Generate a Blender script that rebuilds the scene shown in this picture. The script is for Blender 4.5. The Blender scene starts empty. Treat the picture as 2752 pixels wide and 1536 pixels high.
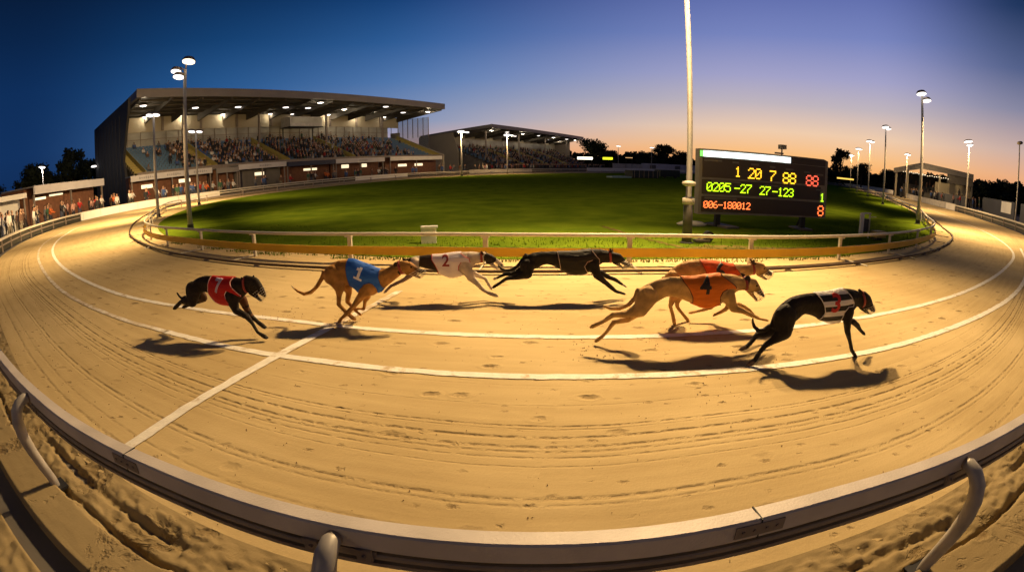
import bpy, bmesh, math, random, json
import numpy as np
from mathutils import Vector, Matrix
from mathutils.bvhtree import BVHTree
from mathutils.kdtree import KDTree
random.seed(7); RNG = np.random.default_rng(7)
R = math.radians
sc = bpy.context.scene
COL = sc.collection

# ------------------------------------------------------------------ camera (fisheye, standing behind the outer rail)
cam = bpy.data.cameras.new('camera'); camo = bpy.data.objects.new('camera', cam); COL.objects.link(camo)
camo.location = (0, 0, 1.8)
camo.rotation_euler = (Matrix.Rotation(R(90 - 14.0), 3, 'X') @ Matrix.Rotation(R(-0.4), 3, 'Z')).to_euler()
cam.type = 'PANO'; cam.panorama_type = 'FISHEYE_LENS_POLYNOMIAL'
cam.sensor_fit = 'HORIZONTAL'; cam.sensor_width = 36.0; cam.sensor_height = 20.07
cam.fisheye_fov = R(340)
cam.fisheye_polynomial_k0 = 0.0; cam.fisheye_polynomial_k1 = -(1024 / 36.0) / 502.0
cam.fisheye_polynomial_k2 = cam.fisheye_polynomial_k3 = cam.fisheye_polynomial_k4 = 0.0
cam.clip_start = 0.05; cam.clip_end = 3000
sc.camera = camo

# ------------------------------------------------------------------ exposure
sc.view_settings.view_transform = 'Standard'; sc.view_settings.look = 'None'
sc.view_settings.exposure = -0.08; sc.view_settings.gamma = 1.0
try:
    sc.cycles.max_bounces = 5; sc.cycles.diffuse_bounces = 3; sc.cycles.glossy_bounces = 2
    sc.cycles.sample_clamp_indirect = 6.0; sc.cycles.use_light_tree = True
except Exception: pass

def lin(c):
    return tuple(((v / 255) / 12.92 if v / 255 <= .04045 else ((v / 255 + .055) / 1.055) ** 2.4) for v in c) + (1.0,)

# ------------------------------------------------------------------ dusk sky: colours by elevation and by bearing from the sunset
w = bpy.data.worlds.new('World'); sc.world = w; w.use_nodes = True
nt = w.node_tree; nt.nodes.clear()
def N(t, **k):
    n = nt.nodes.new(t)
    for a, b in k.items(): setattr(n, a, b)
    return n
def LK(a, b): nt.links.new(a, b)
def M(op, a, b=None, clamp=False):
    n = N('ShaderNodeMath', operation=op, use_clamp=clamp)
    for i, v in enumerate((a, b)):
        if v is None: continue
        if isinstance(v, (int, float)): n.inputs[i].default_value = v
        else: LK(v, n.inputs[i])
    return n.outputs[0]
tc = N('ShaderNodeTexCoord'); sp = N('ShaderNodeSeparateXYZ'); LK(tc.outputs['Generated'], sp.inputs[0])
X, Y, Z = sp.outputs
el = M('MULTIPLY', M('ARCSINE', Z), 57.2958)
az = M('MULTIPLY', M('ARCTAN2', X, Y), 57.2958)
def ramp(stops, fac, hi=30.0):
    r = N('ShaderNodeValToRGB'); cr = r.color_ramp
    while len(cr.elements) > 1: cr.elements.remove(cr.elements[-1])
    for i, (e, c) in enumerate(stops):
        x = (e + 2) / (hi + 2)
        q = cr.elements[0] if i == 0 else cr.elements.new(x)
        q.position = x; q.color = lin(c)
    LK(M('DIVIDE', M('ADD', fac, 2.0), hi + 2, True), r.inputs[0]); return r.outputs[0]
warm = ramp([(-2, (225, 140, 85)), (0, (255, 170, 88)), (2.2, (255, 196, 132)), (4.5, (244, 208, 176)), (7.5, (196, 184, 192)), (10.5, (166, 165, 204)), (15, (122, 135, 194)), (19.5, (98, 112, 176)), (25, (44, 68, 122)), (30, (20, 42, 84))], el)
mid = ramp([(-2, (200, 120, 90)), (0, (232, 160, 125)), (1.6, (225, 170, 148)), (3.2, (190, 170, 178)), (5, (142, 156, 190)), (9.5, (90, 129, 184)), (14, (50, 99, 160)), (18.6, (25, 71, 129)), (25, (10, 44, 92)), (30, (8, 34, 74))], el)
cold = ramp([(-2, (14, 40, 74)), (0, (16, 46, 88)), (5, (14, 50, 98)), (11, (11, 46, 92)), (16, (7, 36, 74)), (22, (5, 24, 52)), (30, (4, 17, 38))], el)
left = ramp([(-2, (60, 90, 130)), (0, (76, 110, 158)), (5, (66, 112, 168)), (10, (38, 88, 144)), (15, (18, 64, 114)), (20, (9, 44, 86)), (30, (6, 30, 64))], el)
east = ramp([(-2, (180, 105, 80)), (0, (242, 150, 90)), (2.5, (238, 176, 132)), (5, (206, 176, 166)), (9, (136, 136, 162)), (13, (82, 96, 138)), (19, (28, 52, 92)), (26, (14, 34, 68)), (30, (10, 26, 54))], el)
def mixc(f, a, b):
    m = N('ShaderNodeMix', data_type='RGBA'); LK(f, m.inputs[0]); LK(a, m.inputs[6]); LK(b, m.inputs[7]); return m.outputs[2]
def seg(a0, a1):
    n = N('ShaderNodeMapRange', interpolation_type='SMOOTHSTEP'); LK(az, n.inputs[0]); n.inputs[1].default_value = a0; n.inputs[2].default_value = a1; return n.outputs[0]
c1 = mixc(seg(-56, -30), cold, left); c2 = mixc(seg(-36, -2), c1, mid); c3 = mixc(seg(-16, 30), c2, warm); c4 = mixc(seg(40, 60), c3, east); c5 = mixc(seg(80, 150), c4, cold)
nish = N('ShaderNodeTexSky', sky_type='NISHITA'); nish.sun_disc = False; nish.sun_elevation = R(-2.0); nish.sun_rotation = R(36); nish.air_density = 1.0; nish.ozone_density = 2.0
add = N('ShaderNodeMix', data_type='RGBA', blend_type='ADD'); add.inputs[0].default_value = 0.02; LK(c5, add.inputs[6]); LK(nish.outputs[0], add.inputs[7])
bg = N('ShaderNodeBackground'); LK(add.outputs[2], bg.inputs[0]); bg.inputs[1].default_value = 1.0
wo = N('ShaderNodeOutputWorld'); LK(bg.outputs[0], wo.inputs[0])

# ------------------------------------------------------------------ helpers
def tag(o, label=None, cat=None, group=None, kind=None):
    if label: o['label'] = label
    if cat: o['category'] = cat
    if group: o['group'] = group
    if kind: o['kind'] = kind
    return o
def empty(name, loc=(0, 0, 0), rz=0, label=None, cat=None, group=None):
    o = bpy.data.objects.new(name, None); COL.objects.link(o); o.location = loc; o.rotation_euler = (0, 0, rz); o.empty_display_size = .1
    return tag(o, label, cat, group)
def link(name, me, mat=None, parent=None, smooth=False):
    if mat is not None:
        for m in (mat if isinstance(mat, (list, tuple)) else [mat]): me.materials.append(m)
    if smooth: me.polygons.foreach_set('use_smooth', [True] * len(me.polygons))
    o = bpy.data.objects.new(name, me); COL.objects.link(o)
    if parent is not None: o.parent = parent
    return o
def copy_tree(o, parent=None):
    c = o.copy(); COL.objects.link(c); c.parent = parent
    for ch in list(o.children): copy_tree(ch, c)
    return c
class MB:
    def __init__(s): s.v = []; s.f = []; s.m = []; s.cur = 0
    def add(s, V, F):
        b = len(s.v); s.v += [tuple(p) for p in V]; s.f += [tuple(b + i for i in f) for f in F]; s.m += [s.cur] * len(F)
    def box(s, c, d, rz=0, ry=0, rx=0):
        mt = Matrix.Translation(c) @ Matrix.Rotation(rz, 4, 'Z') @ Matrix.Rotation(ry, 4, 'Y') @ Matrix.Rotation(rx, 4, 'X')
        V = [mt @ Vector((x * d[0] / 2, y * d[1] / 2, z * d[2] / 2)) for x in (-1, 1) for y in (-1, 1) for z in (-1, 1)]
        s.add(V, [(0, 1, 3, 2), (4, 6, 7, 5), (0, 4, 5, 1), (2, 3, 7, 6), (0, 2, 6, 4), (1, 5, 7, 3)])
    def prism(s, A, B):  # two loops of equal length
        n = len(A); s.add(list(A) + list(B), [tuple(range(n))[::-1], tuple(range(n, 2 * n))] + [(i, (i + 1) % n, n + (i + 1) % n, n + i) for i in range(n)])
    def tube(s, P, r, n=8, cap=True, closed=False, flat=1.0):
        P = [Vector(p) for p in P]; k = len(P)
        rr = r if isinstance(r, (list, tuple)) else [r] * k
        rings = []; u = None
        for i in range(k):
            a = P[(i - 1) % k] if (closed or i) else P[0]; b = P[(i + 1) % k] if (closed or i < k - 1) else P[-1]
            t = (b - a).normalized()
            if u is None: u = t.cross(Vector((0, 0, 1))); u = u.normalized() if u.length > 1e-3 else t.cross(Vector((0, 1, 0))).normalized()
            else: u = (u - t * u.dot(t)).normalized()
            q = u.cross(t)
            rings.append([P[i] + (u * math.cos(2 * math.pi * j / n) + q * math.sin(2 * math.pi * j / n) * flat) * rr[i] for j in range(n)])
        V = [p for g in rings for p in g]; F = []
        for i in range(k if closed else k - 1):
            for j in range(n):
                a0 = i * n; a1 = ((i + 1) % k) * n
                F.append((a0 + j, a0 + (j + 1) % n, a1 + (j + 1) % n, a1 + j))
        if cap and not closed: F += [tuple(range(n))[::-1], tuple(range((k - 1) * n, k * n))]
        s.add(V, F)
    def sweep(s, P, prof, closed=False):   # prof: list of (out, z) ; P: list of (x,y); out = outward normal (right-hand of travel)
        k = len(P); n = len(prof); V = []
        for i in range(k):
            a = P[(i - 1) % k] if (closed or i) else P[0]; b = P[(i + 1) % k] if (closed or i < k - 1) else P[-1]
            t = Vector((b[0] - a[0], b[1] - a[1])).normalized(); q = Vector((t.y, -t.x))
            for o, z in prof: V.append((P[i][0] + q.x * o, P[i][1] + q.y * o, z))
        F = []
        for i in range(k if closed else k - 1):
            a0 = i * n; a1 = ((i + 1) % k) * n
            F += [(a0 + j, a1 + j, a1 + (j + 1) % n, a0 + (j + 1) % n) for j in range(n)]
        if not closed: F += [tuple(range(n)), tuple(range((k - 1) * n, k * n))[::-1]]
        s.add(V, F)
    def lathe(s, prof, c=(0, 0, 0), n=16, mt=None):
        mt = mt or Matrix.Translation(c); V = []
        for r, z in prof: V += [mt @ Vector((r * math.cos(2 * math.pi * j / n), r * math.sin(2 * math.pi * j / n), z)) for j in range(n)]
        F = [(i * n + j, i * n + (j + 1) % n, (i + 1) * n + (j + 1) % n, (i + 1) * n + j) for i in range(len(prof) - 1) for j in range(n)]
        F += [tuple(range(n))[::-1], tuple(range((len(prof) - 1) * n, len(prof) * n))]
        s.add(V, F)
    def mesh(s, name='m'):
        me = bpy.data.meshes.new(name); me.from_pydata(s.v, [], s.f); me.update(); return me
    def build(s, name, mat=None, parent=None, smooth=False, fix=True):
        me = s.mesh(name); o = link(name, me, mat, parent, smooth)
        if len(me.materials) > 1: me.polygons.foreach_set('material_index', s.m)
        if fix:
            bm = bmesh.new(); bm.from_mesh(me); bmesh.ops.recalc_face_normals(bm, faces=bm.faces); bm.to_mesh(me); bm.free()
        return o

# ------------------------------------------------------------------ materials
def mat(name, col, rough=.7, metal=0, noise=0, nscale=5, bump=0, bscale=40, emit=None, estr=0, attr=None, col2=None, spec=.5):
    m = bpy.data.materials.new(name); m.use_nodes = True; t = m.node_tree; b = t.nodes['Principled BSDF']
    b.inputs['Base Color'].default_value = (*col[:3], 1); b.inputs['Roughness'].default_value = rough; b.inputs['Metallic'].default_value = metal
    b.inputs['Specular IOR Level'].default_value = spec
    def n(tt): return t.nodes.new(tt)
    L = t.links.new
    base = None
    if attr:
        a = n('ShaderNodeVertexColor'); a.layer_name = attr; base = a.outputs[0]
    if noise or bump:
        co = n('ShaderNodeTexCoord')
    if noise:
        q = n('ShaderNodeTexNoise'); q.inputs['Scale'].default_value = nscale; q.inputs['Detail'].default_value = 6; L(co.outputs['Object'], q.inputs[0])
        r = n('ShaderNodeMapRange'); r.inputs[1].default_value = .3; r.inputs[2].default_value = .7; L(q.outputs[0], r.inputs[0])
        mx = n('ShaderNodeMix'); mx.data_type = 'RGBA'; L(r.outputs[0], mx.inputs[0])
        if attr:
            hs = n('ShaderNodeHueSaturation'); L(base, hs.inputs['Color']); hs.inputs['Value'].default_value = 1 - noise; L(hs.outputs[0], mx.inputs[6]); L(base, mx.inputs[7])
        else:
            c2 = col2 if col2 else tuple(v * (1 - noise) for v in col[:3])
            mx.inputs[6].default_value = (*c2[:3], 1); mx.inputs[7].default_value = (*col[:3], 1)
        base = mx.outputs[2]
    if base is not None: L(base, b.inputs['Base Color'])
    if bump:
        q = n('ShaderNodeTexNoise'); q.inputs['Scale'].default_value = bscale; q.inputs['Detail'].default_value = 4; L(co.outputs['Object'], q.inputs[0])
        bp = n('ShaderNodeBump'); bp.inputs['Strength'].default_value = bump; bp.inputs['Distance'].default_value = .02; L(q.outputs[0], bp.inputs['Height']); L(bp.outputs[0], b.inputs['Normal'])
    if emit:
        b.inputs['Emission Color'].default_value = (*emit[:3], 1); b.inputs['Emission Strength'].default_value = estr
    return m
MT = {}
MT['alu'] = mat('brushed_aluminium', (.63, .57, .525), .6, .1, .22, 4, .12, 90)
MT['alu_dark'] = mat('weathered_aluminium', (.28, .23, .195), .6, .1, .3, 6)
MT['rail_white'] = mat('painted_rail', (.56, .52, .44), .45, 0, .12, 3)
MT['white'] = mat('white_board', (.80, .77, .72), .55, 0, .1, 1.5)
MT['white_dirty'] = mat('scuffed_white', (.55, .52, .48), .7, 0, .3, 2)
MT['yellow'] = mat('yellow_kickboard', (.86, .50, .02), .5, 0, .2, 1.2)
MT['steel'] = mat('galvanised_pole', (.38, .35, .32), .6, .1, .25, 3)
MT['dark'] = mat('dark_steel', (.03, .03, .032), .6, .2, .2, 4)
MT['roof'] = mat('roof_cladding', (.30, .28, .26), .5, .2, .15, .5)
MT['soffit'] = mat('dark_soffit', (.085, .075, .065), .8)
MT['beige'] = mat('cream_render', (.50, .44, .32), .8, 0, .12, .6)
MT['brick'] = mat('red_brick', (.20, .085, .045), .85, 0, .35, 3)
MT['fascia'] = mat('pale_fascia', (.62, .60, .62), .6, 0, .15, .8)
MT['navy'] = mat('navy_fascia', (.02, .025, .06), .6)
MT['concrete'] = mat('concrete', (.17, .155, .14), .85, 0, .3, .8)
MT['seat_blue'] = mat('blue_seat', (.10, .20, .33), .5, 0, .25, 3)
MT['stair'] = mat('yellow_stair', (.42, .34, .10), .7)
MT['glass'] = mat('glazing', (.50, .49, .42), .35, 0, .6, .35)
MT['screenglass'] = mat('wind_screen', (.10, .11, .13), .1)
MT['bark'] = mat('bark', (.06, .045, .03), .9)
MT['leaf'] = mat('foliage', (.045, .06, .022), .8, 0, .5, .6)
MT['person'] = mat('clothes_and_skin', (.5, .5, .5), .8, attr='Col')
MT['lamp'] = mat('lamp_glow', (1, 1, 1), .5, emit=(1, .92, .86), estr=2.4)
MT['lampwarm'] = mat('warm_lamp_glow', (1, 1, 1), .5, emit=(1, .80, .52), estr=3.2)
MT['rooflamp'] = mat('roof_lamp_glow', (1, 1, 1), .5, emit=(1, .90, .82), estr=3)
MT['window'] = mat('lit_window', (.8, .8, .7), .5, emit=(1, .80, .50), estr=1.3)
MT['black'] = mat('black_rubber', (.012, .012, .012), .6)
MT['tent'] = mat('blue_tarp', (.01, .02, .025), .7)
MT['poly'] = mat('corner_bag', (.7, .66, .56), .6)
# ------------------------------------------------------------------ the circuit: outlines in metres
def catmull(P, closed=True, step=.5):
    P = [Vector(p) for p in P]; n = len(P); out = []
    for i in range(n if closed else n - 1):
        p0 = P[(i - 1) % n] if closed or i else P[0] * 2 - P[1]; p1 = P[i]; p2 = P[(i + 1) % n]
        p3 = P[(i + 2) % n] if closed or i < n - 2 else P[-1] * 2 - P[-2]
        t0 = 0; t1 = (p1 - p0).length ** .5 + 1e-6; t2 = t1 + (p2 - p1).length ** .5; t3 = t2 + (p3 - p2).length ** .5 + 1e-6
        k = max(1, int((p2 - p1).length / step))
        for j in range(k):
            t = t1 + (t2 - t1) * j / k
            a1 = p0 * ((t1 - t) / (t1 - t0)) + p1 * ((t - t0) / (t1 - t0)); a2 = p1 * ((t2 - t) / (t2 - t1)) + p2 * ((t - t1) / (t2 - t1)); a3 = p2 * ((t3 - t) / (t3 - t2)) + p3 * ((t - t2) / (t3 - t2))
            b1 = a1 * ((t2 - t) / (t2 - t0)) + a2 * ((t - t0) / (t2 - t0)); b2 = a2 * ((t3 - t) / (t3 - t1)) + a3 * ((t - t1) / (t3 - t1))
            out.append(b1 * ((t2 - t) / (t2 - t1)) + b2 * ((t - t1) / (t2 - t1)))
    if not closed: out.append(P[-1])
    return out
OUT = catmull([(-.1, 1.22), (1.2, 1.28), (2.9, 1.46), (5.5, 2.3), (10, 4.6), (20, 10.8), (31, 18.8), (38.5, 28), (47, 40), (56, 54), (72, 76), (86, 98), (92, 118), (88, 136), (72, 146), (50, 140), (30, 122), (9, 99), (-6, 83.5), (-16, 74.5), (-20.8, 67), (-25, 57), (-29, 47), (-31.8, 41.5), (-33.3, 36), (-33, 29), (-28.8, 21), (-22, 13.5), (-15, 8.3), (-8, 4.3), (-4.4, 2.46), (-2.2, 1.62), (-1.05, 1.36)], step=.35)
INN = catmull([(.1, 9.25), (4, 9.35), (7.5, 9.85), (14, 12.9), (19.9, 17.8), (25, 23.6), (31.3, 31), (41, 44), (53, 61), (66, 80), (77, 98), (81, 115), (77, 128), (66, 134), (52, 130), (38, 118), (22, 102), (8, 88), (-4.5, 77), (-12.5, 66.5), (-17.5, 56), (-22, 46), (-23.8, 37.5), (-22.3, 30.2), (-17.2, 20.4), (-11.2, 14), (-6.4, 11.25), (-3.1, 9.85)], step=.5)
LURE = catmull([(-.25, 7.98), (1.39, 7.98), (4.66, 8.16), (6.6, 8.6), (9.2, 9.48), (12.57, 11.11), (17.67, 14.6), (21.3, 18.4), (27.5, 25.3), (34, 33.5), (43.5, 46), (55.5, 62), (69, 83), (79.5, 99), (83, 115), (79, 130), (67, 137), (51, 132.5), (36.5, 120), (20.5, 104), (6.5, 90), (-6, 79), (-14.6, 67.5), (-20.3, 56), (-25.3, 46), (-27.5, 37.8), (-25.8, 30.5), (-20.9, 22.7), (-16.3, 17.1), (-14.15, 14.95), (-11.09, 12.42), (-8.86, 10.85), (-6.93, 9.81), (-4.72, 8.86), (-2.25, 8.22)], step=.4)
TUBE = catmull([(.78, 8.68), (2.98, 8.7), (4.6, 8.72), (6.5, 9.1), (9.5, 10.2), (12.4, 11.7), (15.7, 14), (19.4, 17.9), (26, 25), (32.5, 33.4), (42.2, 46.2), (54.2, 62.3), (67.5, 83), (78, 99), (81.8, 115), (78, 129), (66.5, 135.7), (51.5, 131.2), (37.2, 119), (21.2, 103), (7.2, 88.8), (-5.2, 78), (-13.6, 66.9), (-19.2, 55.8), (-24.2, 45.8), (-26.3, 37.7), (-24.7, 30.9), (-19.9, 23.3), (-16, 18.2), (-13.7, 15.3), (-11.2, 13.1), (-8.54, 11.5), (-6.23, 10.28), (-4.03, 9.43), (-1.34, 8.92)], step=.4)
CEN = Vector((8, 42))
def polar(C):
    a = [(math.atan2(p.y - CEN.y, p.x - CEN.x), (p - CEN).length) for p in C]; a.sort()
    A = np.array([q[0] for q in a]); D = np.array([q[1] for q in a])
    A = np.concatenate([A - 2 * np.pi, A, A + 2 * np.pi]); D = np.concatenate([D, D, D])
    return lambda th: float(np.interp(th, A, D))
rin, rlure, rout = polar(INN), polar(LURE), polar(OUT)
def at_th(th, r): return Vector((CEN.x + math.cos(th) * r, CEN.y + math.sin(th) * r))
def ring_mesh(outer, f0, f1, k, z, uv=True, name='m'):
    V = []; F = []; U = []; acc = 0; prev = None
    for i, p in enumerate(outer + [outer[0]]):
        th = math.atan2(p.y - CEN.y, p.x - CEN.x); a = f0(th); b = f1(th)
        if prev is not None: acc += (p - prev).length
        prev = p
        for j in range(k + 1):
            t = j / k; q = at_th(th, a + (b - a) * t); V.append((q.x, q.y, z)); U.append((acc, t))
    n = len(outer)
    for i in range(n):
        for j in range(k): F.append((i * (k + 1) + j, i * (k + 1) + j + 1, (i + 1) * (k + 1) + j + 1, (i + 1) * (k + 1) + j))
    me = bpy.data.meshes.new(name); me.from_pydata(V, [], F); me.update()
    ul = me.uv_layers.new(name='UVMap'); idx = np.empty(len(me.loops), dtype=np.int32); me.loops.foreach_get('vertex_index', idx)
    ul.data.foreach_set('uv', np.array(U, dtype=np.float32)[idx].ravel())
    return me

# ground materials
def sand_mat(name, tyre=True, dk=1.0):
    m = bpy.data.materials.new(name); m.use_nodes = True; t = m.node_tree; b = t.nodes['Principled BSDF']; b.inputs['Roughness'].default_value = .95; b.inputs['Specular IOR Level'].default_value = .15
    L = t.links.new
    def n(tt, **k):
        q = t.nodes.new(tt)
        for a, v in k.items(): setattr(q, a, v)
        return q
    def mt(op, a, b_=None, clamp=False):
        q = n('ShaderNodeMath', operation=op, use_clamp=clamp)
        for i, v in enumerate((a, b_)):
            if v is None: continue
            if isinstance(v, (int, float)): q.inputs[i].default_value = v
            else: L(v, q.inputs[i])
        return q.outputs[0]
    co = n('ShaderNodeTexCoord'); P = co.outputs['Object']
    def noise(s, d=5, v=None, rough=.55, dist=0):
        q = n('ShaderNodeTexNoise'); q.inputs['Scale'].default_value = s; q.inputs['Detail'].default_value = d; q.inputs['Roughness'].default_value = rough; q.inputs['Distortion'].default_value = dist; L(v or P, q.inputs[0]); return q.outputs[0]
    def rng(v, a, b_, c=0, d=1):
        q = n('ShaderNodeMapRange'); L(v, q.inputs[0])
        for i, x in enumerate((a, b_, c, d)): q.inputs[i + 1].default_value = x
        return q.outputs[0]
    uv = n('ShaderNodeUVMap'); uv.uv_map = 'UVMap'; s = n('ShaderNodeSeparateXYZ'); L(uv.outputs[0], s.inputs[0]); u, v = s.outputs[0], s.outputs[1]
    big = rng(noise(.35, 4), .35, .65); fine = noise(60, 3)
    # raking streaks run along the track
    cs = n('ShaderNodeCombineXYZ'); L(mt('MULTIPLY', u, .5), cs.inputs[0]); L(mt('MULTIPLY', v, 55), cs.inputs[1])
    streak = rng(noise(1.0, 5, cs.outputs[0]), .3, .7)
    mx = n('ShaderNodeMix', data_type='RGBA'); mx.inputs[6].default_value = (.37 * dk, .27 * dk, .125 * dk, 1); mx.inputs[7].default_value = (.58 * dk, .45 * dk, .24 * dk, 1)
    L(mt('ADD', mt('MULTIPLY', big, .6), mt('ADD', mt('MULTIPLY', streak, .35), mt('MULTIPLY', fine, .25))), mx.inputs[0])
    colr = mx.outputs[2]; h = mt('ADD', mt('MULTIPLY', fine, .10), mt('MULTIPLY', noise(14, 4), .16))
    # paw prints and kicked divots
    cm = n('ShaderNodeMapping'); cm.inputs['Scale'].default_value = (.8, 1.35, 1); L(P, cm.inputs[0])
    vo = n('ShaderNodeTexVoronoi'); vo.inputs['Scale'].default_value = 2.3; vo.inputs['Randomness'].default_value = 1; L(cm.outputs[0], vo.inputs[0])
    pres = rng(noise(.45, 2), .30, .46)
    edge = mt('ADD', vo.outputs['Distance'], mt('MULTIPLY', mt('SUBTRACT', noise(22, 3), .5), .16))
    if tyre: pres = mt('MULTIPLY', pres, rng(v, .84, .68, .25, 1))
    pit = mt('MULTIPLY', rng(edge, .17, .06), pres)
    rim = mt('MULTIPLY', mt('MULTIPLY', rng(edge, .26, .19), rng(edge, .14, .2)), pres)
    vo2 = n('ShaderNodeTexVoronoi'); vo2.inputs['Scale'].default_value = 5; L(cm.outputs[0], vo2.inputs[0])
    pit2 = mt('MULTIPLY', rng(mt('ADD', vo2.outputs['Distance'], mt('MULTIPLY', mt('SUBTRACT', noise(40, 2), .5), .3)), .17, .05), rng(noise(.9, 2), .36, .52))
    if tyre:
        tot = None
        for c, wd, am in ((.745, .0022, .25), (.786, .0028, .8), (.7915, .002, .4), (.806, .0035, 1.0), (.8215, .0036, .9), (.829, .003, .6), (.838, .0025, .5), (.851, .002, .35), (.893, .0035, .7), (.901, .0025, .4), (.935, .003, .3), (.70, .002, .2), (.955, .004, .5)):
            wob = mt('ADD', v, mt('MULTIPLY', mt('SUBTRACT', noise(1.2, 2), .5), .004))
            g = mt('SUBTRACT', 1.0, mt('DIVIDE', mt('ABSOLUTE', mt('SUBTRACT', wob, c)), wd), True)
            g = mt('MULTIPLY', g, am * .85); tot = g if tot is None else mt('MAXIMUM', tot, g)
        cb = n('ShaderNodeCombineXYZ'); L(mt('MULTIPLY', u, 9), cb.inputs[0]); L(mt('MULTIPLY', v, 60), cb.inputs[1])
        brk = rng(noise(1.0, 3, cb.outputs[0], .7), .36, .6)
        tot = mt('MULTIPLY', tot, brk)
    else:
        tot = mt('MULTIPLY', rng(noise(2.2, 5, None, .7, .6), .56, .66), .8)
    dark_marks = mt('MAXIMUM', tot, mt('MAXIMUM', mt('MULTIPLY', pit, 1.0), mt('MULTIPLY', pit2, .8)))  # tyre lines, prints, divots and patches coloured darker than the sand
    m2 = n('ShaderNodeMix', data_type='RGBA'); L(mt('MULTIPLY', dark_marks, .70), m2.inputs[0]); L(colr, m2.inputs[6]); m2.inputs[7].default_value = (.12, .075, .03, 1); L(m2.outputs[2], b.inputs['Base Color'])
    h = mt('SUBTRACT', mt('ADD', h, mt('MULTIPLY', rim, .22)), mt('ADD', mt('MULTIPLY', pit, 1.0), mt('ADD', mt('MULTIPLY', pit2, .4), mt('MULTIPLY', tot, .85))))
    h = mt('ADD', h, mt('MULTIPLY', streak, .15))
    bp = n('ShaderNodeBump'); bp.inputs['Strength'].default_value = 1.0; bp.inputs['Distance'].default_value = .019; L(h, bp.inputs['Height']); L(bp.outputs[0], b.inputs['Normal'])
    return m
SAND = sand_mat('track_sand'); SAND2 = sand_mat('loose_sand_shaded', False, .58)  # verge copy darkened: vignette shading is put into its colour
GRASS = mat('mown_grass', (.145, .205, .014), 1, 0, .5, .8, 1.0, 14, col2=(.075, .125, .009), spec=0)
EARTH = mat('dark_ground', (.04, .038, .03), .95, 0, .4, .05)
# paint with worn sandy gaps
def paint_mat():
    m = mat('worn_white_paint', (.84, .80, .72), .8, 0, .18, 9, .3, 60); t = m.node_tree; b = t.nodes['Principled BSDF']; src = b.inputs['Base Color'].links[0].from_socket
    co = t.nodes.new('ShaderNodeTexCoord'); q = t.nodes.new('ShaderNodeTexNoise'); q.inputs['Scale'].default_value = 3.2; q.inputs['Detail'].default_value = 8; q.inputs['Roughness'].default_value = .72; t.links.new(co.outputs['Object'], q.inputs[0])
    r = t.nodes.new('ShaderNodeMapRange'); r.inputs[1].default_value = .55; r.inputs[2].default_value = .64; r.inputs[4].default_value = .85; t.links.new(q.outputs[0], r.inputs[0]); x = t.nodes.new('ShaderNodeMix'); x.data_type = 'RGBA'; t.links.new(r.outputs[0], x.inputs[0]); t.links.new(src, x.inputs[6]); x.inputs[7].default_value = (.46, .34, .19, 1); t.links.new(x.outputs[2], b.inputs['Base Color']); return m
PAINT = paint_mat(); FADED = paint_mat(); FADED.node_tree.nodes['Map Range.001'].inputs[1].default_value = .38; FADED.node_tree.nodes['Map Range.001'].inputs[2].default_value = .56

g = MB(); n_ = 96
g.add([(1300 * math.cos(2 * math.pi * i / n_), 1300 * math.sin(2 * math.pi * i / n_) + 40, -.06) for i in range(n_)], [tuple(range(n_))])
tag(g.build('ground', EARTH, fix=False), kind='structure')
tag(link('track_sand', ring_mesh(OUT, lambda t: rin(t), lambda t: rout(t) - .22, 14, 0.0), SAND), kind='structure')
tag(link('concourse', ring_mesh(OUT, lambda t: rout(t) - .22, lambda t: rout(t) + 24, 6, -.04), MT['concrete']), kind='structure')
gm = MB(); ip = [(p.x, p.y, .012) for p in INN]
gm.add(ip + [(CEN.x + 20, CEN.y + 30, .012)], [(i, (i + 1) % len(ip), len(ip)) for i in range(len(ip))])
tag(gm.build('infield_grass', GRASS, fix=False), kind='structure')
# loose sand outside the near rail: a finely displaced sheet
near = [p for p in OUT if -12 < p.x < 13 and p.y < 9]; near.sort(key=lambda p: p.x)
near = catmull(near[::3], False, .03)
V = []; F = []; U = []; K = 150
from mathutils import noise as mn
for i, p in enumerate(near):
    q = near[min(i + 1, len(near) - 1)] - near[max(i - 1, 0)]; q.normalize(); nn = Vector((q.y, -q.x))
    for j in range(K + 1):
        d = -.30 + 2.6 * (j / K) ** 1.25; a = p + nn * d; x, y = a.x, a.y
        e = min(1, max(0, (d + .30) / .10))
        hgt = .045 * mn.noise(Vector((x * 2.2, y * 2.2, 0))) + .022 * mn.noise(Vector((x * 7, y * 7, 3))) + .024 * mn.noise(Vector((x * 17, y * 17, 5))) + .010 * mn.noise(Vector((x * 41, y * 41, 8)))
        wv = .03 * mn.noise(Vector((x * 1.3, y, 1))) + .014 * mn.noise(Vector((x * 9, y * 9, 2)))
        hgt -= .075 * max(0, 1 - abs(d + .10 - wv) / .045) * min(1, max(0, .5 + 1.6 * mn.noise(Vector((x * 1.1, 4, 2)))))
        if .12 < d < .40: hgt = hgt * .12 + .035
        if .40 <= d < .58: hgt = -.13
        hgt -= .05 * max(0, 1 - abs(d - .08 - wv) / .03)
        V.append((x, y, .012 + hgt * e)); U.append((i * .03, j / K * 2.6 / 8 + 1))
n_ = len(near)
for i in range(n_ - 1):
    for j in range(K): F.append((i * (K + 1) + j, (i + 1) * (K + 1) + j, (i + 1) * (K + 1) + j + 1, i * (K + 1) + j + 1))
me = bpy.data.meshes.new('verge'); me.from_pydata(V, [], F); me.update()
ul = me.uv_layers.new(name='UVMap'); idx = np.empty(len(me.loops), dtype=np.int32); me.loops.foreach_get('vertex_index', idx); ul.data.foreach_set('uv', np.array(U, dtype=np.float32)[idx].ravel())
tag(link('sand_verge', me, SAND2, smooth=True), kind='structure')
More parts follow.
